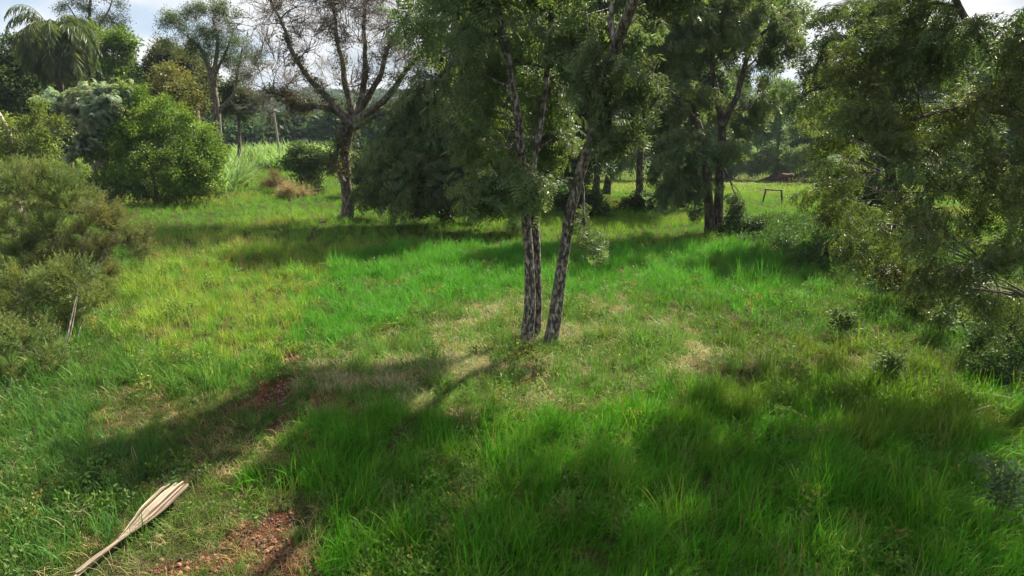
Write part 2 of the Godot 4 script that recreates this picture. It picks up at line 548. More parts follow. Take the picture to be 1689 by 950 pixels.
var ZD := PackedVector2Array([Vector2(-12.29, -22.76), Vector2(-9.61, -25.03), Vector2(-6.51, -25.34), Vector2(-5.16, -23.28), Vector2(-5.62, -20.17), Vector2(-5.4, -16.92), Vector2(-4.57, -14.12), Vector2(-4.62, -13.02), Vector2(-5.11, -12.05), Vector2(-7.33, -13.02), Vector2(-9.57, -14.95), Vector2(-11.28, -18.74)])
var ZE := PackedVector2Array([Vector2(-13.76, -12.67), Vector2(-7.54, -11.49), Vector2(-5.3, -8.88), Vector2(-4.84, -7.41), Vector2(-4.81, -6.29), Vector2(-4.21, -5.15), Vector2(-6.38, -5.15)])
var ZF := PackedVector2Array([Vector2(-7.54, -11.49), Vector2(-4.9, -11.49), Vector2(-3.56, -10.04), Vector2(-3.02, -8.88), Vector2(-2.29, -6.39), Vector2(-1.95, -5.15), Vector2(-4.21, -5.15), Vector2(-4.81, -6.29), Vector2(-4.84, -7.41), Vector2(-5.3, -8.88)])
var ZG := PackedVector2Array([Vector2(-6.43, -23.28), Vector2(-6.06, -25.36), Vector2(-4.95, -26.86), Vector2(-4.14, -29.81), Vector2(-2.81, -29.93), Vector2(-2.99, -26.61), Vector2(-4.53, -24.45), Vector2(-5.15, -22.27)])
var ZR := PackedVector2Array([Vector2(4.91, -11.49), Vector2(6.71, -14.12), Vector2(7.83, -13.73), Vector2(9.69, -12.67), Vector2(9.57, -10.97), Vector2(7.07, -11.22)])
var soil := [[Vector3(-4.41, 0, -13.02), 0.5], [Vector3(-4.24, 0, -11.35), 0.75], [Vector3(-4.44, 0, -10.85), 0.5], [Vector3(-3.35, 0, -10.68), 0.7], [Vector3(-2.71, 0, -10.37), 0.55], [Vector3(-3.56, 0, -10.04), 0.5], [Vector3(-3.15, 0, -8.88), 0.35], [Vector3(-3.33, 0, -8.24), 0.35], [Vector3(-2.81, 0, -7.41), 0.4], [Vector3(-2.94, 0, -6.93), 0.6], [Vector3(-2.69, 0, -6.39), 0.7], [Vector3(-2.44, 0, -5.52), 0.8], [Vector3(-3.67, 0, -6.49), 0.3]]

func soil_at(x: float, z: float) -> float:
	var s := 0.0
	for q in soil:
		var d2: float = (x - q[0].x) * (x - q[0].x) + (z - q[0].z) * (z - q[0].z)
		s = maxf(s, exp(-d2 / (q[1] * q[1])))
	return s * 0.95 + 0.55 * nz.get_noise_2d(x * 90.0, z * 90.0) + 0.45 * nz2.get_noise_2d(x * 260.0, z * 260.0)

func build_ground() -> void:
	var g := MB.new()
	var p := MB.new()
	var n := 340
	var xs := PackedFloat32Array()
	for k in n + 1:
		var u := 2.0 * k / n - 1.0
		xs.append(signf(u) * (24.0 * absf(u) + 1476.0 * pow(absf(u), 6.0)))
	var pos := PackedVector3Array()
	var sol := PackedFloat32Array()
	for j in n + 1:
		for k in n + 1:
			var x := xs[k]
			var z := xs[j] - 12.0
			var h := hgt(x, z)
			var s := 0.0
			if absf(x) < 16 and z > -16 and z < 0:
				s = soil_at(x, z)
				h -= 0.05 * clampf(s, 0, 1)
				h += 0.035 * nz2.get_noise_2d(x * 160.0, z * 160.0)
			pos.append(Vector3(x, h, z))
			sol.append(s)
	var nn := PackedVector3Array()
	for j in n + 1:
		for k in n + 1:
			var a := pos[j * (n + 1) + maxi(k - 1, 0)]
			var b := pos[j * (n + 1) + mini(k + 1, n)]
			var c := pos[maxi(j - 1, 0) * (n + 1) + k]
			var d := pos[mini(j + 1, n) * (n + 1) + k]
			nn.append((d - c).cross(b - a).normalized())
	for w in 2:
		var mb := g if w == 0 else p
		var index := {}
		for j in n:
			for k in n:
				var q := j * (n + 1) + k
				var on := (sol[q] + sol[q + 1] + sol[q + n + 1] + sol[q + n + 2]) * 0.25 > 0.55
				if on != (w == 1): continue
				var id := []
				for t in [q, q + 1, q + n + 2, q + n + 1]:
					if not index.has(t):
						var v := pos[t]
						var v1 := nz.get_noise_2d(v.x * 25.0, v.z * 25.0) * 0.5 + 0.5
						var col := Color(0.10, 0.085, 0.04).lerp(Color(0.06, 0.085, 0.025), v1)
						if w == 1:
							col = Color(0.17, 0.08, 0.05).lerp(Color(0.09, 0.048, 0.032), v1)
						elif Geometry2D.is_point_in_polygon(Vector2(v.x, v.z), ZC):
							col = Color(0.17, 0.125, 0.065).lerp(Color(0.09, 0.07, 0.035), v1)
						elif v.z < -86.0 and v.z > -108.0 and v.x > 20.0 and v.x < 75.0:
							col = Color(0.24, 0.18, 0.12)
						elif -v.z > 120.0:
							col = Color(0.05, 0.09, 0.03).lerp(Color(0.10, 0.17, 0.045), sstep(0.3, 0.7, v1))
						index[t] = mb.vert(v, nn[t], col)
					id.append(index[t])
				mb.quad(id[0], id[1], id[2], id[3])
	var o := part("ground", g.mesh(), mats.ground, self, "structure")
	o.set_meta("label", "grassy clearing sloping away between the trees")
	o.set_meta("category", "ground")
	o = part("dirt_path", p.mesh(), mats.ground, self, "structure")
	o.set_meta("label", "worn patches of bare red earth along the track")
	o.set_meta("category", "path")

func put_grass(bag: Dictionary, kind: String, x: float, z: float, s: float, col: Color, tilt := 0.12) -> void:
	if z > -9.0 and x < -3.0:
		var sa := Vector3(-4.67, 0, -6.27)
		var sb := Vector3(-4.26, 0, -7.97)
		var near := Geometry2D.get_closest_point_to_segment(Vector2(x, z), Vector2(sa.x, sa.z), Vector2(sb.x, sb.z))
		if near.distance_to(Vector2(x, z)) < (0.17 if kind != "mat" else 0.1): return
	if not bag.has(kind):
		var e := []
		for k in leafset[kind].size(): e.append([[], PackedColorArray()])
		bag[kind] = e
	var w := rng.randi() % int(leafset[kind].size())
	var b := Basis(Vector3.UP, rng.randf_range(-1.0, 1.0) * (1.0 if x > -2.8 and z > -11.0 else 2.4) if kind in ["lush", "mid"] else rng.randf() * TAU)
	b = Basis(Vector3(rng.randf_range(-1, 1), 0, rng.randf_range(-1, 1)).normalized(), rng.randf() * tilt) * b
	var sy := s * rng.randf_range(0.75, 1.2)
	b = b * Basis.from_scale(Vector3(s, sy, s))
	bag[kind][w][0].append(Transform3D(b, Vector3(x, hgt(x, z) - 0.01, z)))
	bag[kind][w][1].append(col)

func lay(bag: Dictionary, called: String, label: String, category: String) -> void:
	var o := thing(called, label, category, Vector3.ZERO, "", "stuff")
	for kind in bag:
		for k in bag[kind].size():
			scatter("tuft", leafset[kind][k], mats.dry if called.begins_with("dry") else mats.grass, o, bag[kind][k][0], bag[kind][k][1])

func build_grass() -> void:
	rng.seed = 2024
	var front := {}
	var mound := {}
	var yellow := {}
	var dry := {}
	var track := {}
	var coarse := {}
	var meadow := {}
	var lawn := {}
	# near field
	var step := 0.1
	var z := -4.6
	while z > -24.0:
		var d := -z
		var half := 0.82 * d + 3.0
		var x := -half
		while x < half:
			var px := x + rng.randf_range(-0.5, 0.5) * step
			var pz := z + rng.randf_range(-0.5, 0.5) * step
			x += step
			var w1 := nz.get_noise_2d(px * 60.0, pz * 60.0)
			var w2 := nz2.get_noise_2d(px * 12.0, pz * 12.0)
			var q := Vector2(px + 0.9 * w1 + rng.randfn(0, 0.3), pz + 1.0 * nz2.get_noise_2d(px * 60.0, pz * 60.0) + 0.5 * w2 + rng.randfn(0, 0.2))
			var s := soil_at(px, pz) if px < 1.0 and pz > -15.0 else 0.0
			var r := rng.randf()
			var pat := (1.0 + 0.9 * nz.get_noise_2d(px * 110.0 + 500.0, pz * 110.0)) * (1.0 + 0.35 * nz2.get_noise_2d(px * 30.0, pz * 30.0))
			if Geometry2D.is_point_in_polygon(q, ZA):
				if r < 0.7 and s < 0.8:
					var c := Color(0.07, 0.25, 0.012) if rng.randf() < 0.82 else Color(0.16, 0.28, 0.035)
					if w2 > 0.25 and px > 2.0: c = c.lerp(Color(0.14, 0.22, 0.025), 0.6)
					put_grass(front, "lush", px, pz, rng.randf_range(0.34, 0.54) * pat, jitter(c, 0.22))
				if r > 0.985: put_grass(dry, "seed", px, pz, rng.randf_range(0.5, 0.8), jitter(Color(0.3, 0.26, 0.12), 0.2))
				if r > 0.95 and w1 > 0.2: put_grass(dry, "mat", px, pz, rng.randf_range(0.3, 0.45), jitter(Color(0.26, 0.2, 0.1), 0.25))
			elif Geometry2D.is_point_in_polygon(q, ZC):
				if s > 0.6:
					if r < 0.4: put_grass(dry, "mat", px, pz, rng.randf_range(0.12, 0.3), jitter(Color(0.28, 0.18, 0.09), 0.35))
					continue
				var straw := sstep(-0.25, 0.3, nz2.get_noise_2d(px * 55.0 + 300.0, pz * 55.0))
				if r < 0.6 - 0.36 * straw:
					put_grass(track, "lush", px, pz, rng.randf_range(0.2, 0.42) * pat, jitter(Color(0.12, 0.25, 0.05), 0.3), 0.5)
				elif r < 0.64 + 0.2 * straw:
					put_grass(dry, "mat", px, pz, rng.randf_range(0.22, 0.42), jitter(Color(0.43, 0.38, 0.23) if rng.randf() < 0.5 else Color(0.2, 0.26, 0.08), 0.25))
			elif Geometry2D.is_point_in_polygon(q, ZB):
				if r < 0.5:
					put_grass(mound, "lush", px, pz, rng.randf_range(0.32, 0.52) * pat, jitter(Color(0.085, 0.28, 0.032), 0.22))
				elif r > 0.97 or (r > 0.9 and w1 > 0.3):
					put_grass(dry, "mat", px, pz, rng.randf_range(0.25, 0.4), jitter(Color(0.32, 0.27, 0.13), 0.25))
			elif Geometry2D.is_point_in_polygon(q, ZD):
				if s < 0.6 and r < 0.42:
					put_grass(yellow, "lush", px, pz, rng.randf_range(0.25, 0.46) * pat, jitter(Color(0.26, 0.37, 0.055) if rng.randf() < 0.5 else Color(0.12, 0.3, 0.035), 0.22))
				elif r > 0.93:
					put_grass(dry, "seed", px, pz, rng.randf_range(0.5, 0.75), jitter(Color(0.36, 0.31, 0.12), 0.2))
			elif Geometry2D.is_point_in_polygon(q, ZE):
				if r < 0.26:
					put_grass(coarse, "coarse", px, pz, rng.randf_range(0.3, 0.52), jitter(Color(0.065, 0.17, 0.035), 0.25))
				elif r < 0.5: put_grass(coarse, "lush", px, pz, rng.randf_range(0.3, 0.5), jitter(Color(0.075, 0.18, 0.03), 0.25))
				elif r > 0.96: put_grass(dry, "mat", px, pz, rng.randf_range(0.3, 0.5), jitter(Color(0.3, 0.26, 0.15), 0.25))
			elif Geometry2D.is_point_in_polygon(q, ZF):
				if s > 0.62: 
					if r < 0.3: put_grass(dry, "mat", px, pz, rng.randf_range(0.1, 0.3), jitter(Color(0.26, 0.17, 0.09), 0.4))
					elif r < 0.45: put_grass(track, "lush", px, pz, rng.randf_range(0.1, 0.2), jitter(Color(0.12, 0.18, 0.04), 0.3), 0.4)
					continue
				if r < 0.34 + 0.3 * w1 - 0.3 * s:
					put_grass(track, "lush", px, pz, rng.randf_range(0.14, 0.32) * pat, jitter(Color(0.10, 0.2, 0.03), 0.28), 0.4)
				elif r < 0.55 - 0.1 * w1:
					put_grass(track, "mat", px, pz, rng.randf_range(0.14, 0.26), jitter(Color(0.13, 0.19, 0.05), 0.3))
				elif r > 0.9 - 0.1 * s:
					put_grass(dry, "mat", px, pz, rng.randf_range(0.2, 0.34), jitter(Color(0.34, 0.27, 0.14), 0.3))
				elif r > 0.885: put_grass(track, "coarse", px, pz, rng.randf_range(0.2, 0.35), jitter(Color(0.10, 0.22, 0.03), 0.2))
			else:
				if s > 0.6: continue
				var c := Color(0.075, 0.19, 0.03)
				if Geometry2D.is_point_in_polygon(q, ZG):
					if r < 0.3: put_grass(dry, "mat", px, pz, rng.randf_range(0.3, 0.5), jitter(Color(0.4, 0.34, 0.16), 0.25))
					continue
				if Geometry2D.is_point_in_polygon(q, ZR): c = Color(0.13, 0.22, 0.03)
				c = c.lerp(Color(0.15, 0.2, 0.045), clampf(w2 * 1.2, 0, 0.6))
				if r < 0.36 and (d < 15.0 or rng.randf() < 0.8):
					put_grass(meadow, "lush" if d < 16.0 else "mid", px, pz, rng.randf_range(0.28, 0.5) * pat, jitter(c, 0.22))
				elif r > 0.965: put_grass(dry, "mat", px, pz, rng.randf_range(0.3, 0.45), jitter(Color(0.28, 0.24, 0.12), 0.25))
		z -= step
	# middle distance
	step = 0.3
	z = -24.0
	while z > -62.0:
		var half := 0.82 * -z + 3.0
		var x := -half
		while x < half:
			var px := x + rng.randf_range(-0.6, 0.6) * step
			var pz := z + rng.randf_range(-0.6, 0.6) * step
			x += step
			if rng.randf() < 0.25: continue
			var w2 := nz2.get_noise_2d(px * 9.0, pz * 9.0)
			var c := Color(0.11, 0.28, 0.035).lerp(Color(0.2, 0.32, 0.05), clampf(0.4 + w2, 0, 1))
			if w2 > 0.38: c = c.lerp(Color(0.26, 0.23, 0.1), 0.5)
			put_grass(lawn, "mid", px, pz, rng.randf_range(0.3, 0.55) * (1.0 + 0.5 * w2), jitter(c, 0.2))
		z -= step * (1.0 if z > -40.0 else 1.5)
	# far
	step = 0.9
	z = -62.0
	while z > -125.0:
		var half := 0.82 * -z + 3.0
		var x := -half
		while x < half:
			var px := x + rng.randf_range(-0.6, 0.6) * step
			var pz := z + rng.randf_range(-0.6, 0.6) * step
			x += step
			var bare := pz < -88.0 and pz > -106.0 and px > 22.0 and px < 72.0
			if bare and rng.randf() < 0.8: continue
			var w2 := nz2.get_noise_2d(px * 5.0, pz * 5.0)
			put_grass(lawn, "far", px, pz, rng.randf_range(0.35, 0.6), jitter(Color(0.19, 0.34, 0.05).lerp(Color(0.27, 0.35, 0.08), clampf(0.4 + w2, 0, 1)), 0.2))
		z -= step
	lay(front, "tall_grass", "tall lush dark green grass filling the near right foreground", "grass")
	lay(mound, "meadow_grass", "bright green grass patch behind the forked trunks", "grass")
	lay(yellow, "yellow_grass", "yellowish green meadow grass left of the red track", "grass")
	lay(track, "short_grass", "short sparse grass growing along the trodden track", "grass")
	lay(coarse, "coarse_grass", "coarse broad-bladed grass in the near left corner", "grass")
	lay(meadow, "rough_grass", "rough mixed grass under the shrubs and right-hand trees", "grass")
	lay(lawn, "far_grass", "sunlit green pasture beyond the trees", "grass")
	lay(dry, "dry_grass", "matted straw-coloured dead grass around the forked trunks", "dry grass")

# ---------------------------------------------------------------- scene
func _ready() -> void:
	nz.seed = 11; nz.frequency = 0.01; nz.fractal_octaves = 4
	nz2.seed = 23; nz2.frequency = 0.01; nz2.fractal_octaves = 3
	# camera
	var cam := Camera3D.new()
	cam.name = "camera"
	cam.position = Vector3(0, 5, 0)
	cam.rotation_degrees = Vector3(-15.2, 0, 0)
	cam.fov = 45.75
	cam.far = 4000.0
	add_child(cam)
	cam.current = true
	# sky
	var env := Environment.new()
	env.background_mode = Environment.BG_SKY
	env.tonemap_mode = Environment.TONE_MAPPER_LINEAR
	env.tonemap_exposure = 3.4
	env.sdfgi_enabled = true
	env.ssao_enabled = true
	env.ssil_enabled = true
	var sky := Sky.new()
	var sm := PanoramaSkyMaterial.new()
	sm.panorama = sky_picture()
	sky.sky_material = sm
	env.sky = sky
	env.background_energy_multiplier = 0.31
	env.fog_enabled = true
	env.fog_density = 0.0002
	env.fog_light_color = Color(0.80, 0.88, 1.0)
	var we := WorldEnvironment.new()
	we.name = "world_environment"
	we.environment = env
	add_child(we)
	# sun: behind the trees on the right
	var sun := DirectionalLight3D.new()
	sun.name = "sun"
	sun.light_energy = 1.6
	sun.light_color = Color(1.0, 0.95, 0.85)
	sun.light_angular_distance = 0.5
	sun.shadow_enabled = true
	var el := deg_to_rad(46.0)
	var dir := Vector3(-0.7 * cos(el), -sin(el), 0.7 * cos(el))
	add_child(sun)
	sun.look_at_from_position(Vector3.ZERO, dir, Vector3.UP)

	make_materials()
	make_leaves()
	build_ground()
	print("ground ", Time.get_ticks_msec())
	build_trees()
	print("trees ", Time.get_ticks_msec())
	build_shrubs()
	build_far()
	build_grass()
	print("grass ", Time.get_ticks_msec())
	build_small()
	print("done ", Time.get_ticks_msec())

func sky_picture() -> ImageTexture:
	var w := 1024
	var h := 512
	var im := Image.create(w, h, false, Image.FORMAT_RGBAF)
	var f := FastNoiseLite.new()
	f.seed = 5
	f.frequency = 1.0
	f.fractal_octaves = 6
	f.fractal_gain = 0.55
	for j in h:
		var el := PI * (0.5 - (j + 0.5) / h)
		for i in w:
			var az := TAU * (i + 0.5) / w
			var d := Vector3(sin(az) * cos(el), sin(el), -cos(az) * cos(el))
			var c: Color
			var y := maxf(d.y, 0.0)
			var k := 1.0 / (y + 0.22)
			var p := Vector3(d.x * k * 0.55, y * 1.2, d.z * k * 0.55)
			var n := f.get_noise_3dv(p * 1.5) + 0.34
			var cover := smoothstep(-0.12, 0.22, n)
			var grey := smoothstep(0.3, 0.75, n + 0.25 * f.get_noise_3dv(p * 3.0 + Vector3(9, 9, 9)))
			var blue := Color(0.36, 0.54, 0.80).lerp(Color(0.66, 0.78, 0.90), pow(1.0 - y, 3.0))
			var cloud := Color(0.98, 0.99, 1.0).lerp(Color(0.62, 0.68, 0.74), grey)
			c = blue.lerp(cloud, cover)
			im.set_pixel(i, j, Color(c.r, c.g, c.b, 1.0))
	return ImageTexture.create_from_image(im)

func build_trees() -> void:
	# --- the stems in the middle of the clearing
	tree("forked_tree", "two close mottled grey trunks with feathery crown in the middle of the clearing", "tree", "feathery trees", Vector3(0.39, 0, -14.08), {
		"stems": [[[Vector3(0.31, -0.08, -14.1), Vector3(0.37, 1.5, -14.1), Vector3(0.27, 2.93, -14.1), Vector3(0.18, 4.04, -14.1), Vector3(-0.03, 5.56, -13.9), Vector3(-0.21, 6.43, -13.8), Vector3(-0.36, 7.47, -13.7), Vector3(-0.48, 8.64, -13.6)], 0.115, 0.05],
			[[Vector3(0.5, -0.05, -14.25), Vector3(0.53, 1.47, -14.25), Vector3(0.5, 2.78, -14.25), Vector3(0.43, 3.78, -14.25), Vector3(0.64, 4.87, -14.5), Vector3(0.77, 6.3, -14.8), Vector3(0.86, 8.04, -15)], 0.1, 0.04]],
		"lobes": [[Vector3(-0.74, 6.22, -13.8), 0.74, 0.67, 0.7, 0], [Vector3(0.19, 6.56, -15), 0.67, 0.6, 0.63, 0], [Vector3(1.09, 6.1, -15.2), 0.61, 0.54, 0.57, 0], [Vector3(-1.13, 5.33, -14), 0.68, 0.56, 0.62, 0], [Vector3(-0.44, 4.87, -14.8), 0.59, 0.46, 0.53, 0], [Vector3(0.07, 3.6, -13.6), 0.48, 0.27, 0.37, 9], [Vector3(-0.55, 3.39, -13.9), 0.49, 0.22, 0.36, 9], [Vector3(0.78, 4.12, -14.8), 0.39, 0.32, 0.35, 7], [Vector3(0.71, 5.24, -15), 0.53, 0.47, 0.5, 9], [Vector3(-0.93, 4.27, -14.3), 0.51, 0.44, 0.48, 0], [Vector3(-0.27, 7.23, -13.5), 0.96, 0.6, 0.78, 22], [Vector3(0.68, 7.81, -15), 1.07, 0.73, 0.9, 22], [Vector3(-1.62, 6.61, -13.5), 0.48, 0.6, 0.54, 0], [Vector3(-0.18, 5.72, -15), 0.4, 0.4, 0.4, 8]],
		"leaf": "feather", "bark": "bark_patch", "tint": Color(0.10, 0.16, 0.052), "size": 0.95, "per": 6, "sub": 2.1, "hang": 0.45, "seed": 101, "sides": 12})
	tree("leaning_tree", "mottled trunk leaning right beside the two close trunks", "tree", "feathery trees", Vector3(0.79, 0, -13.87), {
		"stems": [[[Vector3(0.78, -0.08, -13.9), Vector3(0.97, 1.16, -13.9), Vector3(1.13, 2.33, -13.9), Vector3(1.36, 3.45, -13.9), Vector3(1.55, 4.36, -13.6), Vector3(1.67, 5.04, -13.2), Vector3(1.78, 5.8, -12.4), Vector3(1.89, 6.54, -11.4), Vector3(2.01, 7.27, -10.8), Vector3(2.11, 7.86, -10.4)], 0.12, 0.085]],
		"lobes": [[Vector3(1.8, 5.42, -13.2), 0.61, 0.47, 0.54, 0], [Vector3(1.95, 4.89, -12.6), 0.47, 0.4, 0.44, 0], [Vector3(1.48, 5.65, -12.5), 0.44, 0.38, 0.41, 14], [Vector3(2.3, 5.53, -13.2), 0.4, 0.4, 0.4, 0], [Vector3(1.85, 4.5, -12.9), 0.37, 0.25, 0.31, 0], [Vector3(1.47, 2.51, -13.6), 0.29, 0.17, 0.23, 2], [Vector3(2.28, 6.45, -14), 0.62, 0.45, 0.53, 0], [Vector3(1.37, 6.25, -14.2), 0.5, 0.45, 0.48, 12], [Vector3(2.5, 7.25, -12.5), 0.67, 0.44, 0.56, 20], [Vector3(1.81, 7.73, -13.5), 0.72, 0.43, 0.58, 16]],
		"leaf": "droop", "bark": "bark_patch", "tint": Color(0.115, 0.17, 0.075), "size": 0.9, "per": 6, "sub": 3.0, "hang": 0.8, "seed": 102, "sides": 12, "attach": 0.35})
	# --- the leafless tree
	tree("bare_tree", "nearly leafless grey tree with spreading twiggy crown against the sky", "tree", "", Vector3(-7.76, -0.26, -31.56), {
		"stems": [[[Vector3(-7.73, -0.37, -31.5), Vector3(-7.64, 1.49, -31.5), Vector3(-7.41, 3.26, -31.5), Vector3(-7.2, 4.06, -31.5), Vector3(-6.57, 5.49, -31.5), Vector3(-6.38, 7.02, -31.5), Vector3(-6.39, 8.76, -31.5), Vector3(-6.38, 10.68, -31.5)], 0.25, 0.04],
			[[Vector3(-7.2, 3.98, -31.5), Vector3(-7.97, 4.66, -31.5), Vector3(-9.04, 4.87, -31.5), Vector3(-9.6, 4.66, -31.5), Vector3(-10.09, 5.24, -31.5), Vector3(-10.87, 5.49, -31.5)], 0.17, 0.03],
			[[Vector3(-7.15, 4.06, -31.3), Vector3(-8.15, 5.23, -31.3), Vector3(-9.01, 6.26, -31.3), Vector3(-9.62, 7.51, -31.3), Vector3(-10.11, 8.73, -31.3), Vector3(-10.36, 10.17, -31.3)], 0.17, 0.03],
			[[Vector3(-7.2, 4.18, -31.8), Vector3(-7.42, 6.02, -31.8), Vector3(-7.6, 7.3, -31.8), Vector3(-7.77, 8.79, -31.8), Vector3(-8.04, 10.49, -31.8)], 0.15, 0.03],
			[[Vector3(-7.01, 4.2, -31.2), Vector3(-5.46, 5.23, -31.2), Vector3(-4.61, 6.38, -31.2), Vector3(-3.79, 7.25, -31.2), Vector3(-2.72, 8.24, -31.2)], 0.17, 0.03],
			[[Vector3(-7.13, 4.31, -32), Vector3(-5.97, 6.03, -32), Vector3(-5.5, 7.31, -32), Vector3(-4.63, 8.82, -32), Vector3(-4.31, 10.28, -32)], 0.14, 0.03],
			[[Vector3(-7.04, 3.94, -31), Vector3(-5.99, 4.46, -31), Vector3(-4.91, 4.72, -31), Vector3(-3.83, 5.23, -31)], 0.12, 0.02],
			[[Vector3(-7.62, 1.54, -31), Vector3(-7.84, 2.35, -31), Vector3(-7.63, 3.15, -31), Vector3(-7.34, 3.47, -31)], 0.1, 0.06]],
		"lobes": [[Vector3(-10.4, 6.26, -31.5), 1.4, 1.4, 1.4, 0], [Vector3(-10.61, 8.27, -31.5), 1.68, 1.54, 1.61, 0], [Vector3(-8.98, 9, -31.5), 1.68, 1.68, 1.68, 0], [Vector3(-7.43, 8.76, -31.5), 1.54, 1.68, 1.61, 0], [Vector3(-5.84, 9.24, -31.5), 1.68, 1.68, 1.68, 0], [Vector3(-4.32, 8.27, -31.5), 1.68, 1.68, 1.68, 0], [Vector3(-3.3, 7.02, -31.5), 1.4, 1.4, 1.4, 0], [Vector3(-10.11, 4.98, -31.5), 1.26, 0.84, 1.05, 0], [Vector3(-8.59, 7.27, -31.5), 1.26, 1.4, 1.33, 0], [Vector3(-6.47, 7.27, -31.5), 1.4, 1.4, 1.4, 0], [Vector3(-5.18, 6.52, -31.5), 1.4, 1.12, 1.26, 0], [Vector3(-4.15, 5.49, -31.5), 1.12, 0.98, 1.05, 0], [Vector3(-7.65, 5.49, -31.5), 1.4, 0.98, 1.19, 0], [Vector3(-11.28, 6.77, -31.5), 1.12, 1.12, 1.12, 0], [Vector3(-2.99, 8.76, -31.5), 1.12, 1.12, 1.12, 0], [Vector3(-7.83, 10.44, -31.5), 2.52, 1.4, 1.96, 0], [Vector3(-4.99, 10.68, -31.5), 2.52, 1.4, 1.96, 0]],
		"leaf": "twigs", "mat": "wood_plain", "bark": "bark_grey", "tint": Color(0.15, 0.125, 0.105), "size": 1.15, "per": 5, "sub": 1.2, "hang": -0.15, "seed": 103, "sides": 10, "attach": 0.12, "tufts": 420, "tuft_tint": Color(0.10, 0.10, 0.055), "wob": 0.2})
	# --- dark dense trees behind the fork
	tree("dense_tree", "dense dark green tree right of the leafless tree, leaves down to the grass", "tree", "dense dark trees behind the forked trunks", Vector3(-5.34, -0.63, -38.8), {
		"stems": [[[Vector3(-4.13, 0.54, -30), Vector3(-3.79, 2.7, -30), Vector3(-3.34, 4.73, -30), Vector3(-2.89, 6.93, -30)], 0.2, 0.06]],
		"lobes": [[Vector3(-3.9, 3.27, -29), 1.8, 1.55, 1.67, 0], [Vector3(-5.03, 2.49, -28), 1.12, 1.12, 1.12, 0], [Vector3(-3.09, 5.22, -29), 1.67, 1.55, 1.61, 0], [Vector3(-2.58, 2.12, -28), 1.49, 0.99, 1.24, 0], [Vector3(-4.25, 1.69, -27.5), 1.47, 0.61, 1.04, 0], [Vector3(-2.13, 7.17, -30), 1.47, 1.6, 1.53, 0], [Vector3(-3.87, 4.2, -31), 1.65, 1.38, 1.51, 0], [Vector3(-5.76, 1.51, -29), 0.9, 0.57, 0.73, 0], [Vector3(-1.87, 4.01, -29), 1.55, 1.55, 1.55, 0]],
		"leaf": "feather", "bark": "bark_dark", "tint": Color(0.085, 0.13, 0.045), "vary": 0.35, "size": 1.4, "per": 6, "sub": 2.3, "hang": 0.4, "seed": 104, "attach": 0.1})
	tree("dense_tree", "dense dark green tree directly behind the forked trunks", "tree", "dense dark trees behind the forked trunks", Vector3(-1.02, -0.78, -38.86), {
		"stems": [[[Vector3(-0.76, 0.58, -29), Vector3(-0.57, 2.77, -29), Vector3(-0.36, 5.46, -29), Vector3(-0.11, 7.78, -29), Vector3(0.01, 9.79, -29)], 0.2, 0.06]],
		"lobes": [[Vector3(-1.06, 2.22, -27), 1.44, 1.08, 1.26, 0], [Vector3(-0.11, 3.57, -28), 1.49, 1.24, 1.37, 0], [Vector3(-1.31, 4.75, -28), 1.49, 1.49, 1.49, 0], [Vector3(0.13, 6.12, -28), 1.62, 1.49, 1.55, 0], [Vector3(-1.04, 7.47, -28), 1.74, 1.49, 1.62, 0], [Vector3(0.63, 1.88, -28), 1.12, 0.87, 0.99, 0], [Vector3(-2.09, 1.88, -28), 1.12, 0.87, 0.99, 0], [Vector3(-0.1, 9.2, -28), 2.24, 1.49, 1.87, 0], [Vector3(-1.72, 8.99, -28), 1.74, 1.49, 1.62, 0], [Vector3(1.63, 4.74, -29), 1.16, 1.29, 1.22, 0]],
		"leaf": "feather", "bark": "bark_dark", "tint": Color(0.08, 0.125, 0.045), "vary": 0.35, "size": 1.4, "per": 6, "sub": 2.2, "hang": 0.4, "seed": 105, "attach": 0.1})
	tree("dense_tree", "dark tree closing the view just right of the leaning trunk", "tree", "dense dark trees behind the forked trunks", Vector3(3.31, -1.24, -43.53), {
		"stems": [[[Vector3(3.05, -0.88, -40), Vector3(2.87, 1.24, -40), Vector3(2.61, 3.97, -40), Vector3(2.72, 6.93, -40)], 0.2, 0.06]],
		"lobes": [[Vector3(1.91, 0.99, -39), 1.56, 1.21, 1.39, 0], [Vector3(3.44, 1.67, -39), 1.56, 1.39, 1.47, 0], [Vector3(2.38, 3.34, -39), 1.73, 1.56, 1.65, 0], [Vector3(3.53, 4.65, -39), 1.56, 1.56, 1.56, 0], [Vector3(1.84, 5.93, -39), 1.73, 1.73, 1.73, 0], [Vector3(3.81, 6.88, -39), 1.73, 1.73, 1.73, 0], [Vector3(2.95, 0.31, -39), 1.56, 0.76, 1.16, 0]],
		"leaf": "broad", "bark": "bark_dark", "tint": Color(0.07, 0.115, 0.04), "size": 1.35, "per": 6, "sub": 1.9, "hang": 0.3, "seed": 171, "attach": 0.1})
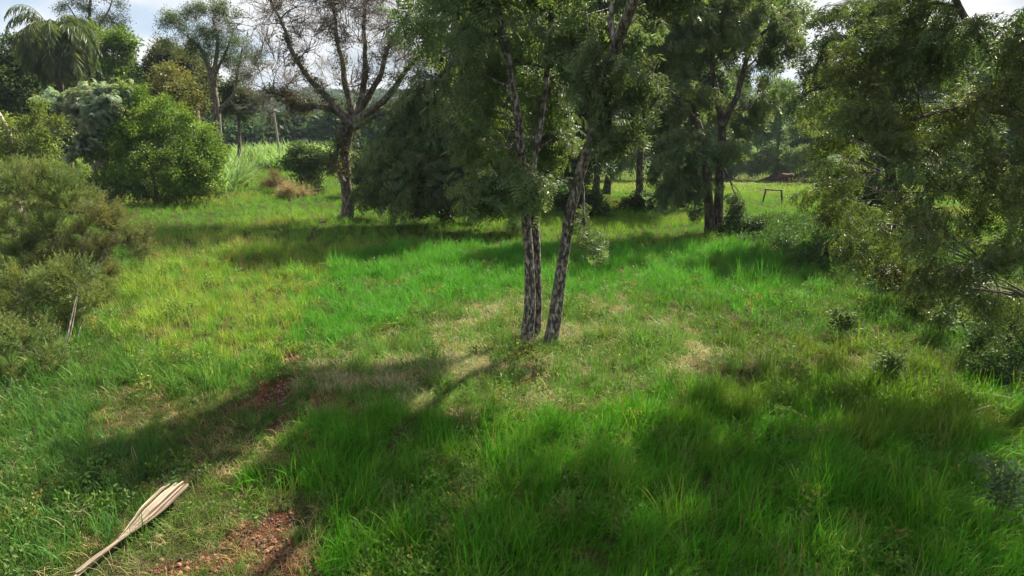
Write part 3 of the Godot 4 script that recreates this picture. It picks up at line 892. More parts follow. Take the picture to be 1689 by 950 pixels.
	tree("dense_tree", "dark bushy tree behind the fork-stemmed silvery tree", "tree", "dense dark trees behind the forked trunks", Vector3(11.3, -1.57, -45.22), {
		"stems": [[[Vector3(10, -0.95, -40), Vector3(9.76, 1.24, -40), Vector3(9.86, 3.97, -40), Vector3(9.59, 6.93, -40)], 0.2, 0.06]],
		"lobes": [[Vector3(8.94, 1.16, -39), 1.18, 1.11, 1.14, 0], [Vector3(10.45, 1.67, -39), 1.25, 1.25, 1.25, 0], [Vector3(9.31, 3.34, -39), 1.56, 1.39, 1.47, 0], [Vector3(10.57, 4.65, -39), 1.56, 1.56, 1.56, 0], [Vector3(8.82, 5.93, -39), 1.56, 1.56, 1.56, 0], [Vector3(10.41, 6.88, -39), 1.73, 1.73, 1.73, 0], [Vector3(9.85, 0.31, -39), 1.32, 0.69, 1, 0]],
		"leaf": "broad", "bark": "bark_dark", "tint": Color(0.075, 0.125, 0.042), "size": 1.35, "per": 6, "sub": 1.8, "hang": 0.3, "seed": 172, "attach": 0.1})
	# --- middle right
	tree("willowy_tree", "fork-stemmed tree with silvery drooping leaves and curving limbs at middle right", "tree", "feathery trees", Vector3(8.37, -0.23, -27.76), {
		"stems": [[[Vector3(8.27, -0.38, -28), Vector3(7.95, 1.88, -28), Vector3(7.53, 3.93, -28), Vector3(7.12, 4.51, -28), Vector3(6.22, 5.44, -28), Vector3(5.84, 5.9, -28)], 0.19, 0.05],
			[[Vector3(8.58, -0.42, -28.2), Vector3(8.53, 2.1, -28.2), Vector3(8.42, 4.16, -28.2), Vector3(8.12, 5.44, -28.2), Vector3(7.86, 6.36, -28.2), Vector3(7.87, 7.48, -28.2)], 0.2, 0.06],
			[[Vector3(8.36, 4.11, -28), Vector3(8.87, 5.21, -28), Vector3(9.08, 6.35, -28), Vector3(9.29, 7.2, -28), Vector3(9.93, 7.8, -28), Vector3(10.69, 8.34, -28)], 0.13, 0.04]],
		"lobes": [[Vector3(6.02, 6.8, -28), 1.37, 1.24, 1.31, 0], [Vector3(7.14, 7.69, -28), 1.49, 1.24, 1.37, 0], [Vector3(8.62, 8.12, -28), 1.49, 1.12, 1.31, 0], [Vector3(9.88, 8.34, -28), 1.24, 0.87, 1.06, 0], [Vector3(6.26, 3.16, -27), 1.15, 1.1, 1.13, 0], [Vector3(5.83, 2.05, -27.5), 0.88, 0.88, 0.88, 0], [Vector3(6.81, 1.87, -27), 0.72, 0.82, 0.77, 0], [Vector3(7.98, 3.31, -26.5), 0.71, 0.56, 0.64, 0], [Vector3(8.97, 4.86, -29), 1.03, 0.9, 0.97, 0], [Vector3(6.82, 5.44, -28), 1.12, 0.87, 0.99, 0], [Vector3(10.07, 6.4, -29), 1.03, 1.03, 1.03, 0], [Vector3(8.56, 1.53, -26), 0.55, 0.42, 0.48, 2], [Vector3(7.11, 0.99, -26.5), 0.38, 0.28, 0.33, 1], [Vector3(10.51, 4.98, -29.5), 0.79, 0.92, 0.85, 0], [Vector3(7.69, 9.62, -28), 2.98, 1.24, 2.11, 0], [Vector3(5.68, 8.77, -28), 1.49, 1.24, 1.37, 0], [Vector3(10.84, 7.73, -28.5), 0.89, 0.63, 0.76, 0]],
		"leaf": "droop", "bark": "bark_dark", "tint": Color(0.115, 0.17, 0.075), "size": 1.3, "per": 6, "sub": 1.75, "hang": 0.9, "seed": 106, "sides": 10})
	# --- stems farther back in the middle
	var mid_labels := ["slim dark-stemmed tree left of the pasture gap, behind the leaning trunk", "dark tree with two thin stems at the edge of the pasture gap", "thin-stemmed tree just left of the fork-stemmed silvery tree"]
	var mid := [[985, 318, 50.0], [1003, 312, 53.0], [1058, 326, 47.0]]
	for k in 3:
		var b := [Vector3(7.27, -2.54, -58.32), Vector3(9.08, -3.12, -64.65), Vector3(9.93, -2.13, -52.34)][k] as Vector3
		var stems := [[[Vector3(6.1, -1.64, -50), Vector3(6.29, 0.73, -50), Vector3(6.71, 3.71, -50), Vector3(7.01, 7.01, -50), Vector3(7.1, 10.19, -50)], [Vector3(7.31, -1.85, -53), Vector3(7.56, 1.39, -53), Vector3(7.17, 4.52, -53), Vector3(6.94, 8.41, -53), Vector3(6.38, 11.73, -53)], [Vector3(8.99, -1.71, -48), Vector3(8.88, 1.32, -48), Vector3(9.01, 3.76, -48), Vector3(9.38, 6.93, -48), Vector3(9.39, 10.35, -48)]][k], 0.26, 0.08]
		var lob := [[[Vector3(5.82, 4.55, -50), 2.66, 2.22, 2.44, 0], [Vector3(6.98, 7.81, -50), 2.66, 2.66, 2.66, 0], [Vector3(7.97, 4.55, -50), 1.78, 1.78, 1.78, 0], [Vector3(5.03, 2.02, -50), 1.55, 1.33, 1.44, 0], [Vector3(6.46, 10.58, -50), 3.11, 2.22, 2.66, 0]], [[Vector3(7.03, 5.83, -53), 2.82, 2.82, 2.82, 0], [Vector3(5.14, 8.83, -53), 2.82, 2.82, 2.82, 0], [Vector3(7.78, 9.67, -53), 2.82, 2.35, 2.59, 0], [Vector3(9, 2.29, -53), 1.65, 1.18, 1.41, 0], [Vector3(3.91, 3.63, -53), 2.35, 2.35, 2.35, 0]], [[Vector3(9.09, 4.96, -47), 2.09, 2.09, 2.09, 0], [Vector3(9.32, 8.02, -47), 2.5, 2.09, 2.3, 0], [Vector3(7.77, 7.27, -47), 2.09, 2.09, 2.09, 0], [Vector3(10.77, 3.79, -47), 1.46, 1.46, 1.46, 0], [Vector3(8.81, 10.24, -47), 2.5, 2.09, 2.3, 0]]][k] as Array
		tree("thin_tree", mid_labels[k], "tree", "slim trees by the pasture", b, {"stems": [stems], "lobes": lob, "leaf": "broad", "bark": "bark_dark", "tint": Color(0.115, 0.185, 0.055), "size": 1.7, "per": 7, "sub": 1.1, "hang": 0.4, "seed": 120 + k, "more": [[[Vector3(5, 10.5, -43), 3.2, 1.8, 3.0, 60], [Vector3(2.5, 9.5, -46), 3.0, 1.8, 3.0, 55]], [[Vector3(8.5, 11.5, -44), 3.2, 1.8, 3.0, 60], [Vector3(6, 12.5, -49), 3.0, 1.8, 3.0, 55]], [[Vector3(12.5, 10.5, -42), 3.2, 1.8, 3.0, 60], [Vector3(15.5, 9.8, -44), 3.0, 1.8, 3.0, 55], [Vector3(10.5, 9.0, -38), 2.8, 1.5, 2.8, 50]]][k]})
	# --- right: big near trees with hanging branches
	tree("spreading_tree", "big near tree at right with drooping yellow-tinged leafy branches", "tree", "large trees on the right", Vector3(10.4, 0, -11.6), {
		"stems": [[[Vector3(10.4, -0.1, -11.6), Vector3(10.0, 2.5, -11.7), Vector3(9.4, 5.0, -11.9), Vector3(8.6, 7.5, -12.0), Vector3(8.0, 9.5, -12.2)], 0.2, 0.09], [[Vector3(9.39, 4.4, -11.8), Vector3(8.28, 4.84, -11.8), Vector3(7.36, 4.89, -11.8), Vector3(6.68, 4.7, -11.8)], 0.07, 0.015], [[Vector3(9.17, 3.71, -11.6), Vector3(8.15, 3.71, -11.6), Vector3(7.35, 3.55, -11.6)], 0.06, 0.015], [[Vector3(8.95, 5.29, -12), Vector3(8.04, 5.77, -12), Vector3(7.43, 6.34, -12), Vector3(7.03, 6.98, -12)], 0.09, 0.04], [[Vector3(9.05, 2.58, -11), Vector3(8.47, 2.48, -11), Vector3(7.89, 2.38, -11)], 0.04, 0.012]],
		"lobes": [[Vector3(5.96, 4.7, -11.8), 0.63, 0.63, 0.63, 0], [Vector3(6.65, 5.58, -12), 0.8, 0.69, 0.75, 0], [Vector3(6.11, 5.81, -12.6), 0.56, 0.67, 0.62, 0], [Vector3(7.48, 6.06, -12), 0.85, 0.75, 0.8, 0], [Vector3(6.47, 3.93, -11.4), 0.66, 0.51, 0.58, 0], [Vector3(7.51, 4.69, -12), 0.75, 0.64, 0.69, 0], [Vector3(7.79, 5.18, -11.2), 0.7, 0.7, 0.7, 0], [Vector3(5.96, 3.73, -12.4), 0.44, 0.44, 0.44, 0], [Vector3(6.31, 2.91, -12), 0.59, 0.45, 0.52, 0], [Vector3(6.79, 3.05, -11.2), 0.65, 0.45, 0.55, 0], [Vector3(7.98, 3.5, -11.6), 0.77, 0.67, 0.72, 0], [Vector3(7.84, 4.19, -10.6), 0.56, 0.66, 0.61, 0], [Vector3(8, 2.62, -10.8), 0.58, 0.46, 0.52, 0], [Vector3(7.44, 2.28, -11.4), 0.61, 0.36, 0.49, 0], [Vector3(6.85, 2.14, -12), 0.48, 0.28, 0.38, 0], [Vector3(5.85, 5.2, -12.8), 0.45, 0.57, 0.51, 0], [Vector3(7.87, 5.97, -11), 0.68, 0.68, 0.68, 0], [Vector3(6.85, 6.5, -12.6), 0.78, 0.67, 0.73, 0], [Vector3(8.1, 1.75, -11), 0.49, 0.25, 0.37, 0], [Vector3(8.61, 3.22, -11.4), 0.61, 0.61, 0.61, 0], [Vector3(6.61, 2.65, -13.5), 0.48, 0.42, 0.45, 0], [Vector3(7.32, 1.91, -13.5), 0.6, 0.34, 0.47, 0], [Vector3(7.99, 1.66, -12.5), 0.56, 0.27, 0.41, 0], [Vector3(6.05, 4.31, -13.5), 0.42, 0.54, 0.48, 0], [Vector3(6.29, 3.07, -14), 0.37, 0.37, 0.37, 0]],
		"leaf": "feather", "bark": "bark_dark", "tint": Color(0.105, 0.155, 0.045), "size": 0.7, "per": 7, "sub": 5.6, "hang": 0.55, "seed": 107, "attach": 0.12, "vary": 0.32, "more": [
			[Vector3(5.4, 9.2, -12.2), 2.3, 1.3, 2.2, 46], [Vector3(8.2, 9.8, -13.4), 2.4, 1.4, 2.2, 46], [Vector3(9.6, 9.0, -11.0), 2.2, 1.4, 2.2, 46], [Vector3(6.6, 10.2, -14.6), 2.2, 1.3, 2.0, 40], [Vector3(6.8, 8.8, -10.4), 2.2, 1.2, 2.0, 40], [Vector3(11.5, 8.5, -13.0), 2.2, 1.6, 2.2, 40]]})
	tree("spreading_tree", "large dim feathery tree overhanging the right edge of the pasture gap", "tree", "large trees on the right", Vector3(15, -0.14, -26.15), {
		"stems": [[[Vector3(14.93, -0.19, -26), Vector3(14.36, 2.1, -26), Vector3(13.59, 4.33, -26), Vector3(13.07, 6.46, -26), Vector3(12.94, 8.9, -26)], 0.22, 0.08]],
		"lobes": [[Vector3(11.19, 5.6, -25), 1.11, 1, 1.05, 0], [Vector3(11.99, 4.36, -25), 1.11, 1, 1.05, 0], [Vector3(10.83, 6.81, -25), 1, 0.89, 0.94, 0], [Vector3(12.65, 2.65, -25), 1.11, 0.89, 1, 0], [Vector3(12.62, 6, -25), 1.33, 1.33, 1.33, 0], [Vector3(14.14, 4.36, -25), 1.33, 1.33, 1.33, 0], [Vector3(12.79, 7.79, -25), 1.78, 1.11, 1.44, 0], [Vector3(12.13, 1.55, -25), 0.78, 0.62, 0.7, 0], [Vector3(10.83, 4.98, -25), 0.71, 0.71, 0.71, 0], [Vector3(14.54, 1.77, -25), 1.33, 0.89, 1.11, 0], [Vector3(15.61, 3.3, -25), 1.33, 1.33, 1.33, 0], [Vector3(11.7, 8.18, -25), 1.33, 0.89, 1.11, 0], [Vector3(14.67, 6.41, -25), 1.55, 1.55, 1.55, 0]],
		"leaf": "droop", "bark": "bark_dark", "tint": Color(0.085, 0.135, 0.055), "size": 1.3, "per": 6, "sub": 1.7, "hang": 0.7, "seed": 108, "attach": 0.1})
	# --- right, beyond the pasture
	var far_spots := [[9, 98, 17, 1], [15, 104, 19, 0], [21, 100, 18, 1], [28, 106, 20, 0], [35, 112, 16, 1], [41, 108, 15, 0], [47, 104, 17, 1], [53, 100, 18, 0], [59, 96, 19, 1], [64, 88, 18, 0], [52, 74, 16, 1], [58, 66, 17, 0], [46, 60, 15, 1], [3, 92, 16, 0], [-4, 84, 15, 1], [70, 80, 18, 0]]
	var far_lab := ["dark tall tree seen between the slim stems", "bushy green tree seen just right of the slim stems", "tall dark tree behind the thin-stemmed tree", "bright leafy tree behind the fork-stemmed silvery tree", "dark tall tree right behind the grazing horse", "grey-green tree behind the flat-topped small tree", "dark tree at the right end of the pasture gap", "tall green tree beyond the dim overhanging tree", "dark far tree behind the near right branches", "pale far tree behind the near right branches", "shaded tree halfway to the far row, behind the big right tree", "pale tree halfway to the far row at the right edge", "dark tree closest to the pasture at the right edge", "green far tree glimpsed through the leaning tree's crown", "dark far tree glimpsed behind the forked trunks", "pale tall tree at the far right end of the row"]
	for k in far_spots.size():
		var b := Vector3(far_spots[k][0], 0, -far_spots[k][1])
		b.y = slope(b.x, b.z)
		rng.seed = 300 + k
		var hh: float = far_spots[k][2]
		var lob := []
		for q in 13:
			var t := 0.1 + 0.87 * (q + rng.randf()) / 13.0
			lob.append([b + Vector3(rng.randf_range(-4.4, 4.4) * sin(PI * minf(t * 0.8 + 0.2, 1.0)), hh * t, rng.randf_range(-2.5, 2.5)), rng.randf_range(1.8, 3.0), rng.randf_range(1.3, 2.1), 2.2, 0])
		var tint := Color(0.15, 0.25, 0.065) if far_spots[k][3] == 0 else Color(0.09, 0.15, 0.05)
		tree("far_tree", far_lab[k], "tree", "trees beyond the pasture", b, {"stems": [[[b - Vector3(0, 0.2, 0), b + Vector3(0.3, hh * 0.4, 0), b + Vector3(-0.2, hh * 0.85, 0.2)], 0.3, 0.1]], "lobes": lob, "leaf": "broad", "bark": "bark_grey", "mat": "leaf_matte",
			"tint": tint, "size": 2.3, "per": 6, "sub": 0.85, "hang": 0.1, "seed": 310 + k, "sides": 6})
	# --- left side
	tree("round_tree", "rounded bright green small tree at left, leafy down to the ground", "tree", "", Vector3(-19.43, -0.33, -37.14), {
		"stems": [[[Vector3(-19.37, -0.41, -37), Vector3(-19.27, 0.55, -37), Vector3(-19.45, 1.84, -37), Vector3(-19.87, 3.42, -37)], 0.16, 0.05], [[Vector3(-19.3, -0.11, -37), Vector3(-18.2, 1.52, -37), Vector3(-17.22, 2.79, -37)], 0.1, 0.04], [[Vector3(-19.34, 0.06, -37), Vector3(-20.19, 1.2, -37), Vector3(-20.82, 2.48, -37)], 0.09, 0.03]],
		"lobes": [[Vector3(-20.03, 4.51, -37), 1.48, 1.05, 1.27, 0], [Vector3(-18.66, 4.05, -37), 1.48, 1.15, 1.31, 0], [Vector3(-17.33, 3.27, -37), 1.48, 1.15, 1.31, 0], [Vector3(-16.29, 2.48, -37), 1.05, 1.05, 1.05, 0], [Vector3(-19.24, 3.01, -36), 1.6, 1.28, 1.44, 0], [Vector3(-17.51, 1.93, -36), 1.6, 1.12, 1.36, 0], [Vector3(-16.52, 1.41, -36.5), 1.13, 0.91, 1.02, 0], [Vector3(-20.99, 3.42, -37), 1.25, 1.15, 1.2, 0], [Vector3(-20.35, 1.93, -36), 1.28, 1.12, 1.2, 0], [Vector3(-18.59, 1.35, -35.5), 1.26, 0.88, 1.07, 0], [Vector3(-21.12, 0.98, -36), 1.12, 0.8, 0.96, 0], [Vector3(-15.86, 2, -37), 0.66, 0.66, 0.66, 0]],
		"leaf": "broad", "bark": "bark_dark", "mat": "leaf_matte", "tint": Color(0.15, 0.25, 0.04), "size": 1.0, "per": 7, "sub": 3.2, "hang": 0.1, "seed": 130, "attach": 0.1})
	tree("silver_tree", "silvery grey-green tree with big lobed leaves and pale crooked stems at left", "tree", "", Vector3(-22.3, -0.31, -36.57), {
		"stems": [[[Vector3(-21.79, -0.23, -36), Vector3(-21.76, 0.98, -36), Vector3(-21.87, 2.24, -36), Vector3(-22.12, 3.62, -36)], 0.14, 0.05], [[Vector3(-22.27, -0.23, -36), Vector3(-22.66, 1.3, -36), Vector3(-22.77, 2.55, -36), Vector3(-23.08, 3.47, -36)], 0.1, 0.04], [[Vector3(-21.98, -0.2, -36.5), Vector3(-21.37, 1.25, -36.5), Vector3(-21.7, 2.2, -36.5), Vector3(-22.03, 3.14, -36.5), Vector3(-21.67, 4.37, -36.5)], 0.1, 0.04]],
		"lobes": [[Vector3(-22.9, 4.52, -36), 0.96, 0.64, 0.8, 0], [Vector3(-21.74, 4.97, -36), 1.12, 0.58, 0.85, 0], [Vector3(-21.04, 4.52, -36), 0.96, 0.64, 0.8, 0], [Vector3(-22.74, 3.62, -36), 1.12, 0.64, 0.88, 0], [Vector3(-21.6, 3.92, -36), 0.96, 0.64, 0.8, 0], [Vector3(-23.34, 2.85, -36), 0.96, 0.8, 0.88, 0], [Vector3(-21.41, 5.12, -36), 0.8, 0.48, 0.64, 0], [Vector3(-20.33, 5.12, -36), 0.8, 0.48, 0.64, 0], [Vector3(-22.27, 2.7, -36), 1.12, 0.8, 0.96, 0]],
		"leaf": "palmate", "bark": "bark_pale", "mat": "leaf_matte", "tint": Color(0.26, 0.33, 0.22), "size": 0.95, "per": 6, "sub": 5.0, "hang": -0.3, "seed": 131, "attach": 0.3})
	palm("tall palm with drooping feathery fronds and a skirt of dead ones at far left", Vector3(-33.24, -0.73, -51.39), Vector3(-29.76, 9.06, -47))
	tree("umbrella_tree", "flat-topped spreading tree with pale trunk left of the leafless tree", "tree", "", Vector3(-23.18, -0.8, -53.68), {
		"stems": [[[Vector3(-22.34, -0.8, -52), Vector3(-21.83, 3.66, -52), Vector3(-21.81, 6.24, -52), Vector3(-21.97, 7.51, -52), Vector3(-22.48, 8.76, -52), Vector3(-23.26, 9.5, -52)], 0.34, 0.08], [[Vector3(-21.81, 6.24, -52), Vector3(-21.44, 7.93, -52), Vector3(-21.16, 9.58, -52), Vector3(-21.37, 10.8, -52)], 0.2, 0.06], [[Vector3(-21.76, 4.31, -52), Vector3(-20.41, 5.6, -52), Vector3(-19.95, 7.09, -52), Vector3(-19.42, 8.76, -52)], 0.16, 0.05], [[Vector3(-21.53, 7.09, -52), Vector3(-20.51, 8.76, -52), Vector3(-19.94, 9.99, -52)], 0.12, 0.04]],
		"lobes": [[Vector3(-24.68, 10.31, -52), 1.29, 0.46, 0.88, 0], [Vector3(-23.54, 10.72, -52), 1.15, 0.42, 0.79, 0], [Vector3(-22.19, 11.2, -52), 1.29, 0.42, 0.85, 0], [Vector3(-21.08, 11.4, -52), 1.15, 0.42, 0.79, 0], [Vector3(-20.29, 10.8, -52), 1.15, 0.46, 0.81, 0], [Vector3(-21.47, 9.91, -52), 1.29, 0.55, 0.92, 0], [Vector3(-22.83, 9.5, -52), 1.15, 0.46, 0.81, 0], [Vector3(-19.62, 8.96, -52), 1.02, 0.65, 0.83, 0], [Vector3(-20.14, 8.13, -52), 0.92, 0.55, 0.74, 0], [Vector3(-19.07, 7.93, -52), 1.15, 0.74, 0.95, 0], [Vector3(-20.66, 9.37, -52), 1.02, 0.46, 0.74, 0], [Vector3(-23.76, 8.96, -52), 1.15, 0.46, 0.81, 0], [Vector3(-22.07, 8.55, -52), 0.92, 0.46, 0.69, 0], [Vector3(-19.37, 7.09, -52), 0.92, 0.55, 0.74, 0]],
		"leaf": "small", "bark": "bark_grey", "mat": "leaf_matte", "tint": Color(0.10, 0.15, 0.06), "size": 1.6, "per": 7, "sub": 1.5, "hang": -0.1, "seed": 132, "attach": 0.25})
	tree("sparse_tree", "tall thin-leaved tree rising behind the palm against the sky", "tree", "", Vector3(-34.67, -0.91, -57.5), {
		"stems": [[[Vector3(-37.13, -1.48, -62), Vector3(-36.46, 4.44, -62), Vector3(-36.26, 8.98, -62), Vector3(-35.89, 11.92, -62), Vector3(-35.48, 13.83, -62)], 0.3, 0.07], [[Vector3(-36.02, 10.46, -62), Vector3(-34.46, 12.16, -62), Vector3(-33.76, 13.35, -62)], 0.1, 0.04], [[Vector3(-36.1, 9.97, -62), Vector3(-37.07, 11.92, -62), Vector3(-37.64, 13.11, -62)], 0.1, 0.04]],
		"lobes": [[Vector3(-37.15, 12.97, -62), 1.38, 0.77, 1.07, 0], [Vector3(-35.51, 13.59, -62), 1.65, 0.83, 1.24, 0], [Vector3(-33.91, 12.4, -62), 1.1, 0.83, 0.96, 0], [Vector3(-34.56, 11.53, -62), 1.21, 0.55, 0.88, 0], [Vector3(-36.3, 11.92, -62), 1.21, 0.66, 0.94, 0], [Vector3(-33.32, 11.19, -62), 0.66, 0.44, 0.55, 0]],
		"leaf": "small", "bark": "bark_grey", "mat": "leaf_matte", "tint": Color(0.06, 0.085, 0.045), "size": 1.9, "per": 5, "sub": 0.9, "hang": 0.0, "seed": 133})
	var back := [
		["leafy_tree", "bright green leafy tree just right of the palm", Vector3(-30.52, -0.73, -51.39), [[Vector3(-31.28, 9.76, -55), 1.56, 0.88, 1.22, 0], [Vector3(-32.13, 8.75, -55), 1.37, 0.88, 1.12, 0], [Vector3(-30.31, 8.53, -55), 1.47, 1.07, 1.27, 0], [Vector3(-31.21, 7.21, -55), 1.95, 1.22, 1.59, 0], [Vector3(-29.52, 9.19, -55), 0.88, 0.68, 0.78, 0], [Vector3(-32.22, 6.76, -55), 1.71, 1.22, 1.47, 0], [Vector3(-30.18, 6.31, -55), 1.71, 1.22, 1.47, 0]], Color(0.12, 0.21, 0.04), 56.0],
		["leafy_tree", "dull olive tree between the palm group and the flat-topped tree", Vector3(-25.39, -0.73, -51.39), [[Vector3(-27.61, 8.43, -57), 1.52, 1.01, 1.27, 0], [Vector3(-26.25, 7.75, -57), 1.42, 1.01, 1.21, 0], [Vector3(-28.73, 7.29, -57), 1.42, 1.11, 1.27, 0], [Vector3(-27.4, 6.36, -57), 2.02, 1.27, 1.65, 0], [Vector3(-25.46, 6.36, -57), 1.27, 1.11, 1.19, 0], [Vector3(-29.4, 5.9, -57), 1.52, 1.27, 1.39, 0], [Vector3(-26.57, 5.19, -57), 1.77, 1.27, 1.52, 0]], Color(0.12, 0.14, 0.06), 58.0],
		["leafy_tree", "dark green tree below the flat-topped crown", Vector3(-24.07, -0.76, -52.51), [[Vector3(-26.62, 7.89, -60), 1.33, 1.07, 1.2, 0], [Vector3(-26.03, 6.43, -60), 1.33, 1.07, 1.2, 0], [Vector3(-27.37, 5.94, -60), 1.6, 1.17, 1.39, 0], [Vector3(-25.66, 5.2, -60), 1.07, 1.07, 1.07, 0]], Color(0.065, 0.11, 0.04), 60.0],
		["leafy_tree", "dark tree behind the palm at the far left edge", Vector3(-33.89, -0.59, -46.44), [[Vector3(-34.95, 7.01, -50), 1.78, 1.33, 1.55, 0], [Vector3(-35.69, 5.37, -50), 2, 1.33, 1.67, 0], [Vector3(-33.9, 5.79, -50), 1.55, 1.33, 1.44, 0], [Vector3(-35.56, 8.21, -50), 1.55, 1.33, 1.44, 0], [Vector3(-33.74, 4.34, -50), 1.78, 1.11, 1.44, 0], [Vector3(-35.15, 3.71, -50), 1.78, 1.11, 1.44, 0], [Vector3(-37.15, 6.6, -50), 2.22, 1.78, 2, 0]], Color(0.07, 0.12, 0.04), 50.0],
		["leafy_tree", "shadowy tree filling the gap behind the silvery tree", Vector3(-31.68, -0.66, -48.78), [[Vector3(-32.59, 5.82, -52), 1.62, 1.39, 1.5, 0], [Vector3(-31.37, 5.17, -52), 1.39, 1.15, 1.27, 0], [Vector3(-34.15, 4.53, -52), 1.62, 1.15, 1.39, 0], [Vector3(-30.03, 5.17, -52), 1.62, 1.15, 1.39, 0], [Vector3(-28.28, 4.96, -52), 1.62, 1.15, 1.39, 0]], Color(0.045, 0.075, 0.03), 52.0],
		["leafy_tree", "golden olive shrubby tree above the rounded green tree", Vector3(-23.41, -0.59, -46.44), [[Vector3(-22.48, 6.29, -46), 0.9, 0.65, 0.78, 0], [Vector3(-21.77, 5.72, -46), 1.02, 0.65, 0.84, 0], [Vector3(-21.25, 5.15, -46), 0.9, 0.65, 0.78, 0], [Vector3(-22.91, 5.42, -46), 0.82, 0.57, 0.69, 0]], Color(0.18, 0.19, 0.06), 46.0],
		["leafy_tree", "grey-green tree at the foot of the pale trunk, above the valley", Vector3(-24.45, -1.02, -61.14), [[Vector3(-24.05, 5.97, -62), 1.21, 0.77, 0.99, 0], [Vector3(-23.62, 4.95, -62), 1.38, 0.99, 1.18, 0], [Vector3(-24.5, 4.18, -62), 1.38, 0.99, 1.18, 0], [Vector3(-24.92, 5.21, -62), 1.1, 0.88, 0.99, 0]], Color(0.09, 0.12, 0.05), 62.0]]
	for k in back.size():
		var e: Array = back[k]
		var b: Vector3 = e[2]
		var top: Vector3 = e[3][0][0]
		tree(e[0], e[1], "tree", "trees at the left edge of the clearing", b, {"stems": [[[b, b.lerp(top, 0.4) + Vector3(0.3, 0, 0), top], 0.25, 0.06]], "lobes": e[3], "leaf": "broad", "bark": "bark_grey", "mat": "leaf_matte", "tint": e[4], "size": 1.6, "per": 7, "sub": 2.2, "hang": 0.1, "seed": 140 + k, "sides": 6})
	tree("leafy_tree", "yellowish leafy shrub with pale leaning stem at the left edge", "tree", "trees at the left edge of the clearing", Vector3(-25.56, -0.26, -34.74), {
		"stems": [[[Vector3(-21.83, 0.32, -30), Vector3(-21.59, 3.21, -30), Vector3(-21.74, 4.23, -30), Vector3(-22.18, 5.22, -30)], 0.13, 0.07], [[Vector3(-21.78, 0.86, -30), Vector3(-20.9, 2.44, -30), Vector3(-20.4, 3.72, -30)], 0.06, 0.02]],
		"lobes": [[Vector3(-20.27, 4.48, -30), 0.8, 0.53, 0.67, 0], [Vector3(-19.73, 3.85, -30), 0.8, 0.53, 0.67, 0], [Vector3(-20.95, 3.59, -30), 0.93, 0.67, 0.8, 0], [Vector3(-21.77, 2.7, -30), 1.07, 0.8, 0.93, 0], [Vector3(-20.31, 2.83, -30), 0.93, 0.67, 0.8, 0], [Vector3(-22.48, 3.72, -30), 1.07, 0.8, 0.93, 0], [Vector3(-19.65, 2.05, -30), 0.8, 0.53, 0.67, 0], [Vector3(-21.53, 1.92, -30), 0.93, 0.53, 0.73, 0]],
		"leaf": "broad", "bark": "bark_pale", "mat": "leaf_matte", "tint": Color(0.16, 0.22, 0.045), "size": 0.95, "per": 6, "sub": 2.4, "hang": 0.1, "seed": 150})

